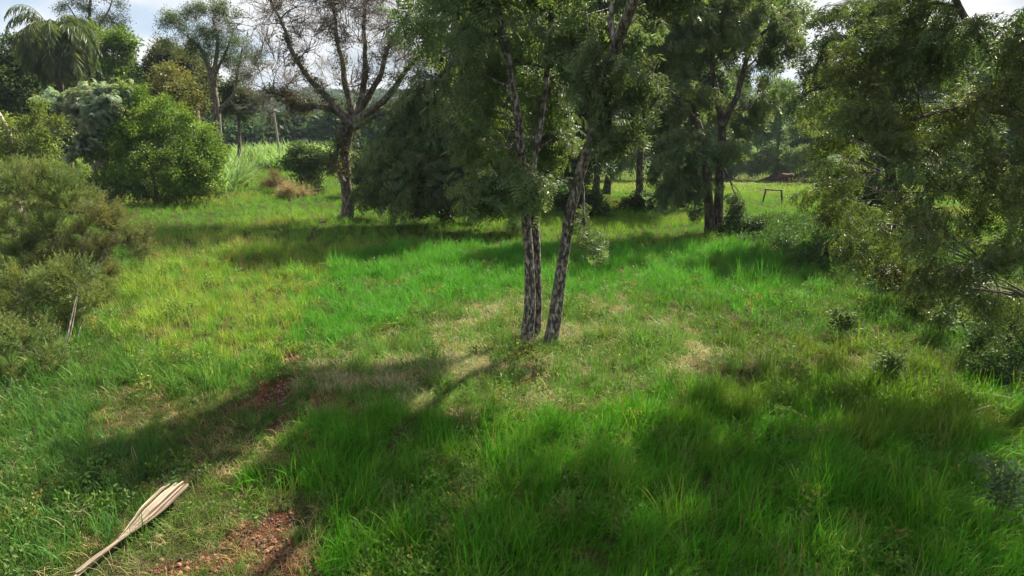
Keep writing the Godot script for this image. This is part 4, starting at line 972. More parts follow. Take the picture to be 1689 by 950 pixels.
func build_shrubs() -> void:
	# wispy broom shrubs on the left
	var list := [
		["wispy brownish broom shrub fanning out at the edge of the yellow meadow", Vector3(-10.71, 0, -15.88), [[Vector3(-10.21, 1.87, -17.5), 0.7, 0.44, 0.57, 0], [Vector3(-9.8, 1.47, -17.5), 0.5, 0.4, 0.45, 0], [Vector3(-10.73, 2.11, -17.5), 0.54, 0.39, 0.47, 0], [Vector3(-11.14, 1.47, -17.5), 0.54, 0.54, 0.54, 0], [Vector3(-10.56, 1.15, -17.5), 0.54, 0.39, 0.47, 0], [Vector3(-11.13, 0.58, -17.5), 0.62, 0.44, 0.53, 0], [Vector3(-11.73, 0.82, -17.5), 0.62, 0.54, 0.58, 0]], [Vector3(-11.97, -0.61, -17.8), Vector3(-11.53, 0.25, -17.8), Vector3(-10.99, 1.09, -17.8)]],
		["tall grey-green broom shrub at the left edge below the yellowish shrub", Vector3(-12.45, 0, -16.92), [[Vector3(-12.88, 2.51, -18), 0.72, 0.56, 0.64, 0], [Vector3(-12.05, 2.67, -18), 0.56, 0.48, 0.52, 0], [Vector3(-13.38, 1.54, -18), 0.72, 0.64, 0.68, 0], [Vector3(-12.41, 1.54, -18), 0.64, 0.56, 0.6, 0], [Vector3(-11.81, 2.19, -18), 0.56, 0.48, 0.52, 0], [Vector3(-13.84, 2.51, -18), 0.64, 0.64, 0.64, 0], [Vector3(-12.86, 0.87, -18), 0.72, 0.56, 0.64, 0], [Vector3(-12.23, 0.71, -18), 0.56, 0.48, 0.52, 0], [Vector3(-13.61, 0.37, -18), 0.72, 0.48, 0.6, 0]], [Vector3(-13.5, -0.44, -18.4), Vector3(-13.34, 0.61, -18.4), Vector3(-13.15, 1.63, -18.4)]],
		["low olive broom shrub in front of the other two on the left", Vector3(-9.07, 0, -12.67), [[Vector3(-10.15, 0.96, -14.6), 0.58, 0.52, 0.55, 0], [Vector3(-10.88, 0.68, -14.6), 0.58, 0.58, 0.58, 0], [Vector3(-9.59, 1.1, -14.6), 0.52, 0.39, 0.45, 0], [Vector3(-10.74, -0.03, -14.6), 0.58, 0.45, 0.52, 0], [Vector3(-11.45, -0.18, -14.6), 0.58, 0.58, 0.58, 0], [Vector3(-10.03, 0.11, -14.6), 0.52, 0.39, 0.45, 0], [Vector3(-9.55, 0.54, -14.6), 0.45, 0.36, 0.41, 0], [Vector3(-10.55, -0.54, -14.6), 0.58, 0.29, 0.43, 0]], [Vector3(-10.57, -0.84, -14.8), Vector3(-10.6, -0.1, -14.8), Vector3(-10.61, 0.62, -14.8)]],
		["thin straggly broom shrub hanging into the near left edge", Vector3(-8.6, 0, -10.25), [[Vector3(-9.39, 0.26, -12), 0.53, 0.43, 0.48, 0], [Vector3(-8.84, 0.14, -12), 0.43, 0.32, 0.37, 0], [Vector3(-9.74, -0.35, -12), 0.48, 0.32, 0.4, 0], [Vector3(-9.97, 0.75, -12), 0.64, 0.64, 0.64, 0], [Vector3(-8.98, 0.63, -12), 0.48, 0.32, 0.4, 0]], [Vector3(-10.24, -0.95, -12.2), Vector3(-9.87, -0.31, -12.2), Vector3(-9.55, 0.19, -12.2)]],
		["sunlit grassy-looking broom bush between the left shrubs and the rounded tree", Vector3(-16.7, -0.01, -23.8), [[Vector3(-16.63, 2.32, -24), 0.75, 0.47, 0.61, 0], [Vector3(-15.83, 2.01, -24), 0.64, 0.43, 0.53, 0], [Vector3(-15.25, 1.69, -24), 0.53, 0.38, 0.46, 0], [Vector3(-17.47, 2.32, -24), 0.75, 0.53, 0.64, 0]], [Vector3(-17.15, -0.16, -24.5), Vector3(-16.99, 0.96, -24.5), Vector3(-16.72, 1.83, -24.5)]]]
	for k in list.size():
		var e: Array = list[k]
		var b: Vector3 = e[1]
		var stems := []
		rng.seed = 500 + k
		stems.append([e[3], 0.04, 0.012])
		for q in 6:
			var c: Vector3 = e[2][rng.randi() % e[2].size()][0]
			stems.append([[b + rv() * 0.05, b.lerp(c, 0.5) + rv() * 0.12, c], 0.022, 0.006])
		tree("broom_shrub", e[0], "shrub", "broom shrubs on the left", b, {"stems": stems, "lobes": e[2], "leaf": "wisp", "bark": "bark_grey", "mat": "leaf_matte", "tint": Color(0.17, 0.235, 0.075) if k != 0 else Color(0.185, 0.21, 0.08), "size": 0.62 if k < 4 else 0.8, "per": 6, "sub": 9.5 if k != 3 else 6.0, "hang": -0.45, "seed": 510 + k, "sides": 5, "attach": 0.2, "wob": 0.03, "flare": 0.0, "vary": 0.25})
	# shrubs around the pole and the leafless tree
	var low := [
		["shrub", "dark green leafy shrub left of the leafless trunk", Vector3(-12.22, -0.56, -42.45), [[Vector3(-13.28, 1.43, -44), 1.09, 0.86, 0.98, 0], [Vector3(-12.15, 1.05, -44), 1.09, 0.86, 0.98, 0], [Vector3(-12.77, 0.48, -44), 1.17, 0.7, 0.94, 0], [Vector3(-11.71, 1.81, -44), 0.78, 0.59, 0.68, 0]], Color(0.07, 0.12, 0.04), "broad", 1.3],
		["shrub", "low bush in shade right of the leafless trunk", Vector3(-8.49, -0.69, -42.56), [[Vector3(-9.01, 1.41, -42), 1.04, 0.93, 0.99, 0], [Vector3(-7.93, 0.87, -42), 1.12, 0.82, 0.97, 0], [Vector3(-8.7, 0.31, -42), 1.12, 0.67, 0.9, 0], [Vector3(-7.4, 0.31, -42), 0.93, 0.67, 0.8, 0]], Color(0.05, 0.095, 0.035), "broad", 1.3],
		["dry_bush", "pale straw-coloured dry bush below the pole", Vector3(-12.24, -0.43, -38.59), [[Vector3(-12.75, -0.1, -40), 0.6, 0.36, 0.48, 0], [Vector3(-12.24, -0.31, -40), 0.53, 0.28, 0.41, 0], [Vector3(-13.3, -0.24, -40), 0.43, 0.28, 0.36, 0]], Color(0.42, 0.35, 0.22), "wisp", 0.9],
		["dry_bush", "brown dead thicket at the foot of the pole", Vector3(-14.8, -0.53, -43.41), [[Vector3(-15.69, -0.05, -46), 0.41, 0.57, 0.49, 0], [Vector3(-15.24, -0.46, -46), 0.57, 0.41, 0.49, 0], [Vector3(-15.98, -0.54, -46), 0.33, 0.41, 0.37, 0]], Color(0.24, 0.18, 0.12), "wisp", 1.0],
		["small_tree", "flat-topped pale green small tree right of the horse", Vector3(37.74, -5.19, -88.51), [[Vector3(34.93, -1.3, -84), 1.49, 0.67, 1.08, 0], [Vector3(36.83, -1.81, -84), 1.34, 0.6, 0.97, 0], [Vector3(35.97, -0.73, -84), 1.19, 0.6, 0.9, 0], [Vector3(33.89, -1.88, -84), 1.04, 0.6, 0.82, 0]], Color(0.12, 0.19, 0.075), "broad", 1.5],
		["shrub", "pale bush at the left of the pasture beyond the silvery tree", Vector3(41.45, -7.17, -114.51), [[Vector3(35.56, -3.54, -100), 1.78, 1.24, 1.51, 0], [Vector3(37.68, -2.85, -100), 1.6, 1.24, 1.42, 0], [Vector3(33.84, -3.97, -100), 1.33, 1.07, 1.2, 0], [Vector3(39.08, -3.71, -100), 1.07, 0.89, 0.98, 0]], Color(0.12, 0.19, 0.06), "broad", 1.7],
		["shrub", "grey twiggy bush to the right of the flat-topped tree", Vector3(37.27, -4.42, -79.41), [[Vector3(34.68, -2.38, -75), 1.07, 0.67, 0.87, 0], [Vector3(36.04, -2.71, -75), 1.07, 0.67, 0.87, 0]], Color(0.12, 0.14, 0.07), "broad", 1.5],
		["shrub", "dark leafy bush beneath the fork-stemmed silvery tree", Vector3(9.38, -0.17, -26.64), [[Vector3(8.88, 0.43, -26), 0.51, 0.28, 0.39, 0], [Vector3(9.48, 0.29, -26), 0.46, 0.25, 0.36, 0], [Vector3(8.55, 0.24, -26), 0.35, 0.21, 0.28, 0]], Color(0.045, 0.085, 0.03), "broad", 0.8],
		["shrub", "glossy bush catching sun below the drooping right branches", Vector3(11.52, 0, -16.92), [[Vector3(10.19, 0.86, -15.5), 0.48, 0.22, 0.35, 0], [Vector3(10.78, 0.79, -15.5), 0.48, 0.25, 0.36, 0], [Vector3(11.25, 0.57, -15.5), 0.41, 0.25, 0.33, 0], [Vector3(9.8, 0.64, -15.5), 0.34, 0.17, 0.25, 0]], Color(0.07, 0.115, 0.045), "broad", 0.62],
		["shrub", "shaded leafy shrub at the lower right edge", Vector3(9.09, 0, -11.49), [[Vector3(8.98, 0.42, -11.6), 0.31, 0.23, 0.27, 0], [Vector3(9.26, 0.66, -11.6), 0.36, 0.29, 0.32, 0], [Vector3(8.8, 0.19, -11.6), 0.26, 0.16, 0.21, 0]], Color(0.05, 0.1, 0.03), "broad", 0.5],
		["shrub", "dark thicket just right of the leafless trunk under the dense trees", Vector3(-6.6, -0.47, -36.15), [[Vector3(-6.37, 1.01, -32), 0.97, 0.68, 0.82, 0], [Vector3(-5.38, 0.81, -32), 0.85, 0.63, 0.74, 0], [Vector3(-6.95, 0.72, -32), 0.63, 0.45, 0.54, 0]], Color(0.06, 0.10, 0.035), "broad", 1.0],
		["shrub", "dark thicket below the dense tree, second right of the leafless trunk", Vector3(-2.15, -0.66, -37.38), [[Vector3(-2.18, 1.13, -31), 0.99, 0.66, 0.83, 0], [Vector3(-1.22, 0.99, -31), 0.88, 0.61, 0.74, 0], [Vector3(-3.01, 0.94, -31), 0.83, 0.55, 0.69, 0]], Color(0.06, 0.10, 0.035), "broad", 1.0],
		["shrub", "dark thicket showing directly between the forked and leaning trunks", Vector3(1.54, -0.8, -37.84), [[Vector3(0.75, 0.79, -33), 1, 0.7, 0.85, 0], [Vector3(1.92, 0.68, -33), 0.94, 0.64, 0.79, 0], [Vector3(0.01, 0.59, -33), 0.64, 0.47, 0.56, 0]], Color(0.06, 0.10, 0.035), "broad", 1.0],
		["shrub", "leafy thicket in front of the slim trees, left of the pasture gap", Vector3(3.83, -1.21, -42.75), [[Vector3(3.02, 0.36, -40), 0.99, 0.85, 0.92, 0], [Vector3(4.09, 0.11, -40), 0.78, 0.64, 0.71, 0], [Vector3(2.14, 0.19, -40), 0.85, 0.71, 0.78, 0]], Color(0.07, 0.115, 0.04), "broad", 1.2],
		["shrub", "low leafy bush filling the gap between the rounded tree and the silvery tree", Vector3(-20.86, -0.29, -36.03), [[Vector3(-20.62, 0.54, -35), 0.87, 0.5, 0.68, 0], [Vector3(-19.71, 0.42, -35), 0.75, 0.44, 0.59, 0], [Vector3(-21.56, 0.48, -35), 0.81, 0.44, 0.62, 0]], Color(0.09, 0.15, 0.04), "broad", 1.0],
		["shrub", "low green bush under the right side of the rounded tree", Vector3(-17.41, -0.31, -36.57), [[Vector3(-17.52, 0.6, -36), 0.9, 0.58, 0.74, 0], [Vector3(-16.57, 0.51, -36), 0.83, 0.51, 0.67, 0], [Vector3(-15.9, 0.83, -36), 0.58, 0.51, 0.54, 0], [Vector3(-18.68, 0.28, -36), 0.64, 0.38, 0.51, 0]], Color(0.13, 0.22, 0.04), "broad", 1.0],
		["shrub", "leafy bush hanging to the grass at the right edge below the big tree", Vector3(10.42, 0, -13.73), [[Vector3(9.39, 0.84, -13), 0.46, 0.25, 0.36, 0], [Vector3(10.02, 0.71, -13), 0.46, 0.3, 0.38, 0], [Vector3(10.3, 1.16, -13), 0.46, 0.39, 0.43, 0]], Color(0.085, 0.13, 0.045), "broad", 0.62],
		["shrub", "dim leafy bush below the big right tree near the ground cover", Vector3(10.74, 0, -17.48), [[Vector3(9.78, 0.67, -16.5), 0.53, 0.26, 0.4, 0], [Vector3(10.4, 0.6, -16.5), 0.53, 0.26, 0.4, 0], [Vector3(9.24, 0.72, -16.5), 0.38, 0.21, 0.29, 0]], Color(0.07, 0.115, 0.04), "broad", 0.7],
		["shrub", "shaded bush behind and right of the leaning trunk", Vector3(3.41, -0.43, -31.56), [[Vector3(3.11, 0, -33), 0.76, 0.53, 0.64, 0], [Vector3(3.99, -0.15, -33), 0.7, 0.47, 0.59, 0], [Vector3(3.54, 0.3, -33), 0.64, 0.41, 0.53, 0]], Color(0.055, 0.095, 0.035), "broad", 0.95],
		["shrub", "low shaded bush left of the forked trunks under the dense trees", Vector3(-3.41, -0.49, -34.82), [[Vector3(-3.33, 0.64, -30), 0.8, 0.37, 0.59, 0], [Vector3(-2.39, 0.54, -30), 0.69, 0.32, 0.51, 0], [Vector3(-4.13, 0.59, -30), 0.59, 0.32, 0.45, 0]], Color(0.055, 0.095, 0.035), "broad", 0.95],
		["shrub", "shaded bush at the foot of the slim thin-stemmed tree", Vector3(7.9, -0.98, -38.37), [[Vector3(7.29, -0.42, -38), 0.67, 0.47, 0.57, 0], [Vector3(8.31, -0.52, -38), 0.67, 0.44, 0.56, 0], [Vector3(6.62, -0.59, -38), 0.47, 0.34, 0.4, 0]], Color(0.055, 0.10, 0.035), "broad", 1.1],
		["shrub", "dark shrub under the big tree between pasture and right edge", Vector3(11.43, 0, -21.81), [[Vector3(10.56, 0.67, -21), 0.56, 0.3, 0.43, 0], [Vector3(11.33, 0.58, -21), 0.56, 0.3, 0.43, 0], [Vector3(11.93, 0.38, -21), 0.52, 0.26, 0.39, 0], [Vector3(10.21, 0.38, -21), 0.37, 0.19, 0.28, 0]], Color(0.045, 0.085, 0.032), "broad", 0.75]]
	for k in low.size():
		var e: Array = low[k]
		var b: Vector3 = e[2]
		rng.seed = 540 + k
		var stems := []
		for lb in e[3]:
			stems.append([[b + rv() * 0.08, b.lerp(lb[0], 0.5) + rv() * 0.06, lb[0]], 0.035 if k != 4 else 0.07, 0.012])
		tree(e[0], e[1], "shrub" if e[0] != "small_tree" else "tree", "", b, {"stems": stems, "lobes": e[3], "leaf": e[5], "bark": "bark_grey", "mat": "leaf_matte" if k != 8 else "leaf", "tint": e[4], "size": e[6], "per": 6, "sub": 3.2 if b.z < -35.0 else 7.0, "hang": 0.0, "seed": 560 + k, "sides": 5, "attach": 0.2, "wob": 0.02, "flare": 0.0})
	# leafy ground cover under the right-hand trees
	rng.seed = 600
	var o := thing("ground_cover", "dark leafy weeds carpeting the shade below the right-hand trees", "weeds", Vector3.ZERO, "", "stuff")
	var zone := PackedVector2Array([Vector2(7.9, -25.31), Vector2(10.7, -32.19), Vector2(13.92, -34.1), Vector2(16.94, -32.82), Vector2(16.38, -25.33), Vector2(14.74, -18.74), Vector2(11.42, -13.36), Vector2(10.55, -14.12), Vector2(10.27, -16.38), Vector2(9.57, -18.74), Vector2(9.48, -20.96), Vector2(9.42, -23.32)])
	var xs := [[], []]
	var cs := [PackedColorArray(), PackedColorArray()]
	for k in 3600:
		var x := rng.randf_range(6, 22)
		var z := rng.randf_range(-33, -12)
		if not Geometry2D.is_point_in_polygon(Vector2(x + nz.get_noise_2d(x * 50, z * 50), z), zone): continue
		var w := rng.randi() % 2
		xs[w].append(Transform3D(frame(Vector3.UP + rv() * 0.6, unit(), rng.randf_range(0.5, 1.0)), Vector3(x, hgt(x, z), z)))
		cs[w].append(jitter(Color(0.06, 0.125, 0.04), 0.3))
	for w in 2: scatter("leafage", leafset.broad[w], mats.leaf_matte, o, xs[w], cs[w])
	# tall cane grass in front of the valley
	var stands := [["tall pale cane grass standing along the valley edge behind the pole", PackedVector2Array([Vector2(-34.64, -86.12), Vector2(-26.19, -67.06), Vector2(-21.49, -63.55), Vector2(-17.46, -61.16), Vector2(-16.39, -65.54), Vector2(-20.69, -86.12), Vector2(-29.54, -92.68)]), 650, 0.0], ["tall pale cane grass spilling out beside the rounded green tree", PackedVector2Array([Vector2(-18.9, -43.11), Vector2(-21.44, -51.39), Vector2(-22.52, -57.5), Vector2(-20.48, -53.68), Vector2(-18.13, -45.55), Vector2(-16.7, -39.61)]), 130, 0.0]]
	for s in stands:
		var bag := {}
		var poly: PackedVector2Array = s[1]
		var lo := Vector2(1e9, 1e9)
		var hi := Vector2(-1e9, -1e9)
		for p in poly:
			lo = lo.min(p); hi = hi.max(p)
		var n := 0
		for k in 20000:
			if n >= s[2]: break
			var p := Vector2(rng.randf_range(lo.x, hi.x), rng.randf_range(lo.y, hi.y))
			if not Geometry2D.is_point_in_polygon(p, poly): continue
			n += 1
			put_grass(bag, "cane", p.x, p.y, rng.randf_range(2.0, 3.0), jitter(Color(0.24, 0.36, 0.14) if rng.randf() < 0.7 else Color(0.14, 0.27, 0.06), 0.22))
		lay(bag, "cane_grass", s[0], "cane grass")

func build_far() -> void:
	rng.seed = 700
	# a far wooded hillside across the valley, read as one mass
	var o := thing("distant_wood", "hazy blue-green wooded hillside across the valley", "woodland", Vector3.ZERO, "", "stuff")
	var blob := []
	for v in 3:
		var mb := MB.new()
		mb.smooth = false
		for k in 260:
			var d := unit()
			d.y = absf(d.y) * 1.2 - 0.35
			var p := d * Vector3(0.5, 0.48, 0.5) * (0.75 + 0.35 * rng.randf()) * (1.0 + 0.5 * nz.get_noise_3dv(d * 120.0 + Vector3(v * 50, 0, 0))) + Vector3(0, 0.45, 0)
			var out := (d + rv() * 0.8).normalized()
			var sd := out.cross(unit()).normalized()
			var k2 := rng.randf_range(0.7, 1.3)
			leaflet(mb, p, out, sd, sd.cross(out), 0.17, 0.11, Color(k2, k2, k2))
		mb.tube(PackedVector3Array([Vector3(0, -0.05, 0), Vector3(0, 0.45, 0)]), PackedFloat32Array([0.03, 0.015]), 5, Color(0.7, 0.5, 0.4))
		blob.append(mb.mesh())
	var xs := [[], [], []]
	var cs := [PackedColorArray(), PackedColorArray(), PackedColorArray()]
	for k in 5200:
		var d := 125.0 + 720.0 * pow(rng.randf(), 1.2)
		var x := -d * rng.randf_range(-0.05, 0.62)
		if d > 370 and d < 480 and x < -0.18 * d and x > -0.36 * d and nz.get_noise_2d(x * 3, d * 3) > -0.25: continue
		var s := rng.randf_range(5.0, 10.0) * (1.0 + 0.4 * sstep(300, 800, d))
		var w := rng.randi() % 3
		xs[w].append(Transform3D(Basis(Vector3.UP, rng.randf() * TAU) * Basis.from_scale(Vector3(s, s * rng.randf_range(0.7, 1.2), s)), Vector3(x, hgt(x, -d), -d)))
		cs[w].append(jitter(Color(0.055, 0.095, 0.035), 0.35))
	for w in 3: scatter("woods", blob[w], mats.leaf_matte, o, xs[w], cs[w])

func build_small() -> void:
	build_litter()
	build_sheath()
	build_horse()
	# wooden frame in the pasture
	var b := Vector3(17.81, -1.68, -46.56)
	var o := thing("hitching_rail", "weathered wooden rail on two leaning posts standing in the pasture", "hitching rail", b)
	var col := Color(0.06, 0.05, 0.042)
	for q in [[-0.72, -0.55, "post"], [0.68, 0.5, "post"]]:
		var m := MB.new()
		var c := curve([Vector3(q[0], -0.1, 0), Vector3((q[0] + q[1]) * 0.5, 0.45, 0.03), Vector3(q[1], 0.92, 0)], 4, 0.02)
		m.tube(c, taper(c.size(), 0.065, 0.05), 8, col, 0.35, nz)
		part("post", m.mesh(), mats.wood_plain, o)
	var m := MB.new()
	var c := curve([Vector3(-0.62, 0.99, 0), Vector3(0, 0.95, 0.02), Vector3(0.6, 0.92, 0)], 4, 0.02)
	m.tube(c, taper(c.size(), 0.055, 0.045), 8, Color(0.1, 0.085, 0.07), 0.35, nz)
	part("rail", m.mesh(), mats.wood_plain, o)
	# pole at the valley edge
	b = Vector3(-23.11, -1.25, -68.97)
	o = thing("wooden_pole", "slim grey wooden pole standing before the tall cane grass", "pole", b)
	m = MB.new()
	c = curve([Vector3(0, -0.2, 0), Vector3(-0.05, 2.5, 0), Vector3(-0.2, 5.2, 0)], 5, 0.02)
	m.tube(c, taper(c.size(), 0.13, 0.1), 8, Color(0.24, 0.21, 0.17), 0.1, nz)
	part("shaft", m.mesh(), mats.wood_plain, o)
	# dark heap behind the horse
	b = Vector3(39.34, -6.16, -100.01)
	b.z -= 3.0; b.y = slope(b.x, b.z)
	o = thing("dark_heap", "low blackish heap of earth behind the grazing horse", "heap", b)
	m = MB.new()
	var nr := 14
	var ns := 26
	for j in nr + 1:
		for k in ns:
			var t := float(j) / nr
			var an := TAU * k / ns
			var rr := t * (1.0 + 0.2 * nz.get_noise_2d(cos(an) * 90.0, sin(an) * 90.0))
			var p := Vector3(cos(an) * rr * 2.6, 1.5 * pow(1.0 - t, 0.9) - 0.1, sin(an) * rr * 1.6)
			p.x += 0.7 * (1.0 - t)
			p.y += 0.22 * nz2.get_noise_2d(p.x * 80.0, p.z * 80.0) * (1.0 - t * 0.7)
			m.vert(p, Vector3(cos(an), 1.2, sin(an)).normalized(), jitter(Color(0.028, 0.02, 0.018), 0.3))
	for j in nr:
		for k in ns:
			var a := j * ns + k
			var e := j * ns + (k + 1) % ns
			m.quad(a, a + ns, e + ns, e)
	part("mound", m.mesh(), mats.wood_plain, o)
	# leafy weeds standing in the right-hand grass
	var weeds := [[Vector3(9.36, 0, -14.12), 0.75, "pale-topped leafy weed in the grass below the right-hand bush"], [Vector3(9.08, 0, -12.67), 0.8, "broad-leaved weed nearest the shaded right edge shrub"], [Vector3(7.17, 0, -14.12), 0.5, "small leafy weed in the sunny grass at right"], [Vector3(5.98, 0, -7.41), 0.55, "bluish leafy weed in the near right grass"], [Vector3(6.78, 0, -11.49), 0.45, "low leafy weed among yellowish grass at right"], [Vector3(0.13, -0.12, -26.4), 0.7, "dark spindly weed in the grass behind the forked trunks"]]
	for k in weeds.size():
		rng.seed = 800 + k
		var e: Array = weeds[k]
		var wb: Vector3 = e[0]
		o = thing("leafy_weed", e[2], "weed", wb, "leafy weeds in the grass")
		var st := MB.new()
		var xf := []
		var cs := PackedColorArray()
		for q in (5 if k != 3 else 3):
			var tip := Vector3(rng.randf_range(-0.3, 0.3), rng.randf_range(0.7, 1.1), rng.randf_range(-0.3, 0.3)) * float(e[1])
			var cc := curve([Vector3(0, -0.05, 0), tip * 0.5 + rv() * 0.04, tip], 4)
			st.tube(cc, taper(cc.size(), 0.009, 0.003), 5, Color(0.12, 0.14, 0.06))
			for j in range(3, cc.size()):
				xf.append(Transform3D(frame(Vector3(rng.randf_range(-1, 1), 0.5, rng.randf_range(-1, 1)), Vector3.UP, rng.randf_range(0.4, 0.65)), cc[j]))
				cs.append(jitter(Color(0.09, 0.15, 0.06) if k != 3 else Color(0.10, 0.16, 0.085), 0.25))
		part("stem", st.mesh(), mats.wood_plain, o)
		scatter("foliage", leafset.broad[2], mats.leaf_matte, o, xf, cs)
	# dead sticks lying at the right
	var sticks := [[Vector3(8.09, 0, -10.97), Vector3(8.62, 0, -10.68), "pale dead stick lying in the grass by the right edge shrub"], [Vector3(7.51, 0, -10.25), Vector3(8.11, 0, -10.54), "short dead stick beside the longer pale one"], [Vector3(-1.72, 0, -6.87), Vector3(-1.34, 0, -6.29), "thin bent straw stalk in the near grass"]]
	for k in 2:
		var e: Array = sticks[k]
		var p0: Vector3 = e[0]
		var p1: Vector3 = e[1]
		o = thing("fallen_stick", e[2], "stick", p0, "fallen sticks")
		m = MB.new()
		c = curve([Vector3(0, 0.12, 0), (p1 - p0) * 0.5 + Vector3(0, 0.16, 0.06), p1 - p0 + Vector3(0, 0.1, 0)], 4, 0.03)
		m.tube(c, taper(c.size(), 0.02, 0.012), 6, Color(0.3, 0.25, 0.19), 0.2, nz)
		part("stick", m.mesh(), mats.wood_plain, o)

func build_litter() -> void:
	rng.seed = 950
	var clods := []
	for v in 3:
		var mb := MB.new()
		mb.smooth = false
		for j in 5:
			for k in 7:
				var la := PI * j / 4.0
				var lo := TAU * k / 7.0
				var d := Vector3(sin(la) * cos(lo), cos(la) * 0.75, sin(la) * sin(lo))
				var q := 0.8 + 0.5 * nz.get_noise_3dv(d * 130.0 + Vector3(v * 70, 0, 0))
				mb.vert(d * q, d, Color.WHITE)
		for j in 4:
			for k in 7:
				var a := j * 7 + k
				var b := j * 7 + (k + 1) % 7
				mb.quad(a, b, b + 7, a + 7)
		clods.append(mb.mesh())
	var o := thing("earth_clods", "crumbled clods of red earth strewn over the bare track", "soil", Vector3.ZERO, "", "stuff")
	var xs := [[], [], []]
	var cs := [PackedColorArray(), PackedColorArray(), PackedColorArray()]
	for k in 30000:
		var x := rng.randf_range(-7.0, 0.0)
		var z := rng.randf_range(-14.5, -5.0)
		if soil_at(x, z) < 0.5: continue
		var w := rng.randi() % 3
		var sc := 0.008 + 0.032 * pow(rng.randf(), 2.5)
		xs[w].append(Transform3D(Basis(unit(), rng.randf() * TAU) * Basis.from_scale(Vector3(sc, sc * 0.8, sc)), Vector3(x, hgt(x, z) - 0.03 + 0.035 * nz2.get_noise_2d(x * 160.0, z * 160.0), z)))
		cs[w].append(jitter(Color(0.17, 0.08, 0.05) if rng.randf() < 0.75 else Color(0.09, 0.06, 0.045), 0.35))
	for w in 3: scatter("clod", clods[w], mats.wood_plain, o, xs[w], cs[w])
	o = thing("low_weeds", "small broad-leaved weeds sprinkled through the near grass", "weeds", Vector3.ZERO, "", "stuff")
	xs = [[], [], []]
	cs = [PackedColorArray(), PackedColorArray(), PackedColorArray()]
	for k in 5200:
		var z := -rng.randf_range(5.0, 24.0)
		var x := rng.randf_range(-1, 1) * (0.8 * -z + 2.0)
		var dens := nz2.get_noise_2d(x * 45.0 + 900.0, z * 45.0)
		if dens < 0.12 or soil_at(x, z) > 0.7: continue
		var w := rng.randi() % 3
		var up := rng.randf_range(0.1, 0.3)
		xs[w].append(Transform3D(frame(Vector3.UP + rv() * 0.5, unit(), rng.randf_range(0.3, 0.55)), Vector3(x, hgt(x, z) + up * 0.3, z)))
		cs[w].append(jitter(Color(0.10, 0.19, 0.04) if rng.randf() < 0.8 else Color(0.2, 0.22, 0.06), 0.3))
	for w in 3: scatter("weed_tuft", leafset.broad[w], mats.leaf_matte, o, xs[w], cs[w])

# a fallen dry palm sheath: a stiff curled shell that narrows into its stalk
func build_sheath() -> void:
	rng.seed = 900
	var a := Vector3(-4.67, 0, -6.27)
	var e := Vector3(-4.26, 0, -7.97)
	var o := thing("palm_sheath", "dry pale palm leaf sheath with torn dark slits lying on the grass", "palm leaf", a)
	var ax := e - a
	ax.y = 0
	var l := ax.length()
	var f := ax / l
	var s := Vector3(-f.z, 0, f.x)
	var m := MB.new()
	m.smooth = false
	var strips := 17
	var pal := [Color(0.24, 0.195, 0.155), Color(0.19, 0.155, 0.125), Color(0.27, 0.225, 0.185), Color(0.13, 0.095, 0.07), Color(0.06, 0.033, 0.022), Color(0.14, 0.085, 0.055)]
	for k in strips:
		var u := 2.0 * (k + 0.5) / strips - 1.0
		var seg := 26
		var t1 := 1.0 - 0.1 * u * u - rng.randf() * 0.07 - (0.3 if k > 13 and k % 2 else 0.0)
		var torn := k in [6, 10, 11]
		var lift := rng.randfn(0, 0.006) + (0.004 if torn else 0.0)
		var ci: int = rng.randi() % 4
		var base_c: Color = pal[[0, 3, 2, 1, 0, 2, 4, 2, 0, 1, 4, 5, 2, 0, 3, 1, 3][k]]
		var prev := []
		for j in seg + 1:
			var t := t1 * j / seg
			var w := 0.028 + 0.135 * sstep(0.28, 0.66, t) * (1.0 - 0.25 * sstep(0.82, 1.0, t))
			w *= 1.0 + 0.2 * nz.get_noise_1d(t * 260.0 + (0.0 if u < 0 else 500.0))
			var hw := w / strips * (1.35 - 0.5 * sstep(0.78, 1.0, t) * (0.4 + 0.6 * absf(nz2.get_noise_1d(k * 77.0))))
			var y := 0.13 + 0.1 * sstep(0.45, 1.0, t) + 0.55 * w * u * u + 0.03 * sin(t * 4.0) + lift * sstep(0.35, 0.75, t) + 0.012 * nz.get_noise_2d(t * 300.0, k * 90.0)
			var cen := f * (t * l) + s * (u * w + 0.05 * sin(t * 3.0)) + Vector3(0, y, 0)
			var kk := 1.0 + 0.7 * nz2.get_noise_2d(t * 300.0, k * 130.0)
			var col := Color(base_c.r * kk, base_c.g * kk, base_c.b * kk)
			var ring := [m.vert(cen - s * hw, Vector3.UP, col), m.vert(cen + s * hw, Vector3.UP, col), m.vert(cen + s * hw - Vector3(0, 0.009, 0), Vector3.DOWN, col), m.vert(cen - s * hw - Vector3(0, 0.009, 0), Vector3.DOWN, col)]
			if j > 0:
				for e2 in 4:
					m.quad(prev[e2], ring[e2], ring[(e2 + 1) % 4], prev[(e2 + 1) % 4])
			prev = ring
		m.quad(prev[0], prev[1], prev[2], prev[3])
	part("sheath", m.mesh(), mats.wood_plain, o)
	var st := MB.new()
	var c := curve([-f * 0.7 + Vector3(0, 0.06, 0), Vector3(0, 0.1, 0), f * l * 0.25 + Vector3(0, 0.13, 0), f * l * 0.55 + Vector3(0, 0.16, 0)], 5, 0.01)
	st.tube(c, taper(c.size(), 0.026, 0.008), 7, Color(0.3, 0.23, 0.165), 0.2, nz)
	part("stalk", st.mesh(), mats.wood_plain, o)

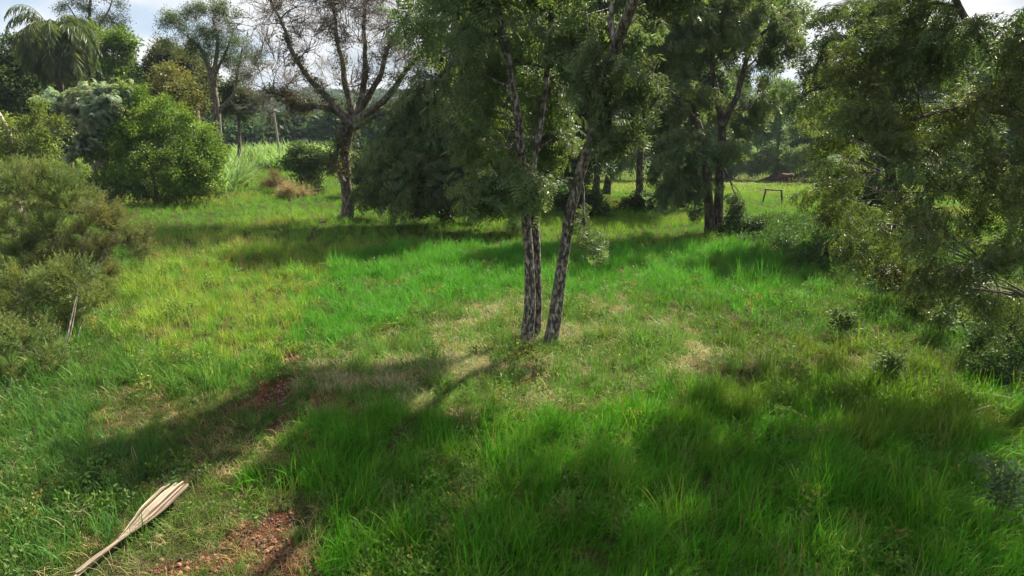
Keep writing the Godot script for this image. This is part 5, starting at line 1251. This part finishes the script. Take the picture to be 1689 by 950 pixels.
func build_horse() -> void:
	var b := Vector3(35.4, -5.19, -88.51)
	var o := thing("horse", "reddish brown horse grazing in the far pasture", "horse", b)
	# bones: from, to, radii; the horse faces left (-x)
	var bones := [
		[Vector3(-0.55, 1.12, 0), Vector3(0.0, 1.05, 0), 0.30, 0.30], [Vector3(0.0, 1.05, 0), Vector3(0.55, 1.15, 0), 0.30, 0.29],
		[Vector3(-0.62, 1.2, 0), Vector3(-1.05, 0.95, 0), 0.2, 0.13], [Vector3(-1.05, 0.95, 0), Vector3(-1.22, 0.8, 0), 0.13, 0.11], [Vector3(-1.18, 0.84, 0), Vector3(-1.36, 0.48, 0), 0.115, 0.065],
		[Vector3(-1.12, 0.98, 0.06), Vector3(-1.1, 1.08, 0.07), 0.03, 0.015], [Vector3(-1.12, 0.98, -0.06), Vector3(-1.1, 1.08, -0.07), 0.03, 0.015]]
	for s in [-1.0, 1.0]:
		var dx: float = 0.1 * s
		bones.append([Vector3(-0.55, 1.0, 0.15 * s), Vector3(-0.56 + dx, 0.55, 0.16 * s), 0.14, 0.07])
		bones.append([Vector3(-0.56 + dx, 0.55, 0.16 * s), Vector3(-0.55 + dx, 0.08, 0.16 * s), 0.065, 0.045])
		bones.append([Vector3(-0.55 + dx, 0.1, 0.16 * s), Vector3(-0.6 + dx, 0.0, 0.16 * s), 0.055, 0.06])
		bones.append([Vector3(0.6, 1.1, 0.16 * s), Vector3(0.5 - dx, 0.72, 0.17 * s), 0.2, 0.11])
		bones.append([Vector3(0.5 - dx, 0.72, 0.17 * s), Vector3(0.7 - dx, 0.48, 0.17 * s), 0.1, 0.06])
		bones.append([Vector3(0.7 - dx, 0.48, 0.17 * s), Vector3(0.66 - dx, 0.08, 0.17 * s), 0.055, 0.045])
		bones.append([Vector3(0.66 - dx, 0.1, 0.17 * s), Vector3(0.61 - dx, 0.0, 0.17 * s), 0.055, 0.06])
	part("body", sdf_mesh(bones, 0.05, 0.06, Vector3(-1.55, -0.08, -0.5), Vector3(1.0, 1.6, 0.5), Color(0.065, 0.026, 0.015)), mats.wood_plain, o)
	var t := MB.new()
	var c := curve([Vector3(0.8, 1.25, 0), Vector3(0.92, 1.1, 0), Vector3(0.94, 0.5, 0)], 5)
	t.tube(c, PackedFloat32Array([0.03, 0.05, 0.06, 0.07, 0.075, 0.08, 0.08, 0.07, 0.05, 0.03, 0.01]), 7, Color(0.012, 0.01, 0.009))
	part("tail", t.mesh(), mats.wood_plain, o)
	t = MB.new()
	c = curve([Vector3(-0.55, 1.4, 0), Vector3(-0.85, 1.28, 0), Vector3(-1.14, 1.02, 0)], 5)
	t.tube(c, taper(c.size(), 0.05, 0.06), 6, Color(0.014, 0.011, 0.01))
	part("mane", t.mesh(), mats.wood_plain, o)

# surface nets over a smooth union of tapered capsules
func sdf_mesh(bones: Array, cell: float, soft: float, lo: Vector3, hi: Vector3, col: Color) -> ArrayMesh:
	var nx := int((hi.x - lo.x) / cell) + 1
	var ny := int((hi.y - lo.y) / cell) + 1
	var nzc := int((hi.z - lo.z) / cell) + 1
	var f := PackedFloat32Array()
	f.resize(nx * ny * nzc)
	for k in nzc:
		for j in ny:
			for i in nx:
				var p := lo + Vector3(i, j, k) * cell
				var s := 0.0
				for bn in bones:
					var ba: Vector3 = bn[1] - bn[0]
					var h := clampf((p - bn[0]).dot(ba) / ba.length_squared(), 0.0, 1.0)
					var d: float = (p - bn[0] - ba * h).length() - lerpf(bn[2], bn[3], h)
					s += exp(-d / (soft * 0.4)) if d < 0.4 else 0.0
				f[(k * ny + j) * nx + i] = -log(maxf(s, 1e-9)) * soft * 0.4
	var mb := MB.new()
	var id := {}
	for k in nzc - 1:
		for j in ny - 1:
			for i in nx - 1:
				var sum := Vector3.ZERO
				var cnt := 0
				for e in [[0, 0, 0, 1, 0, 0], [0, 1, 0, 1, 1, 0], [0, 0, 1, 1, 0, 1], [0, 1, 1, 1, 1, 1], [0, 0, 0, 0, 1, 0], [1, 0, 0, 1, 1, 0], [0, 0, 1, 0, 1, 1], [1, 0, 1, 1, 1, 1], [0, 0, 0, 0, 0, 1], [1, 0, 0, 1, 0, 1], [0, 1, 0, 0, 1, 1], [1, 1, 0, 1, 1, 1]]:
					var f0 := f[((k + e[2]) * ny + j + e[1]) * nx + i + e[0]]
					var f1 := f[((k + e[5]) * ny + j + e[4]) * nx + i + e[3]]
					if (f0 < 0) != (f1 < 0):
						sum += Vector3(e[0], e[1], e[2]).lerp(Vector3(e[3], e[4], e[5]), f0 / (f0 - f1))
						cnt += 1
				if cnt:
					var q := (k * ny + j) * nx + i
					var g := Vector3(f[q + 1] - f[q], f[q + nx] - f[q], f[q + nx * ny] - f[q]).normalized()
					id[q] = mb.vert(lo + (Vector3(i, j, k) + sum / cnt) * cell, g, col)
	for k in range(1, nzc - 1):
		for j in range(1, ny - 1):
			for i in range(1, nx - 1):
				var q := (k * ny + j) * nx + i
				for ax in 3:
					var st: int = [1, nx, nx * ny][ax]
					var u: int = [nx, nx * ny, 1][ax]
					var w: int = [nx * ny, 1, nx][ax]
					if (f[q] < 0) == (f[q + st] < 0): continue
					var quad := [q, q - u, q - u - w, q - w]
					var okq := true
					for z in quad: okq = okq and id.has(z)
					if not okq: continue
					if f[q] < 0: mb.quad(id[quad[0]], id[quad[3]], id[quad[2]], id[quad[1]])
					else: mb.quad(id[quad[0]], id[quad[1]], id[quad[2]], id[quad[3]])
	return mb.mesh()
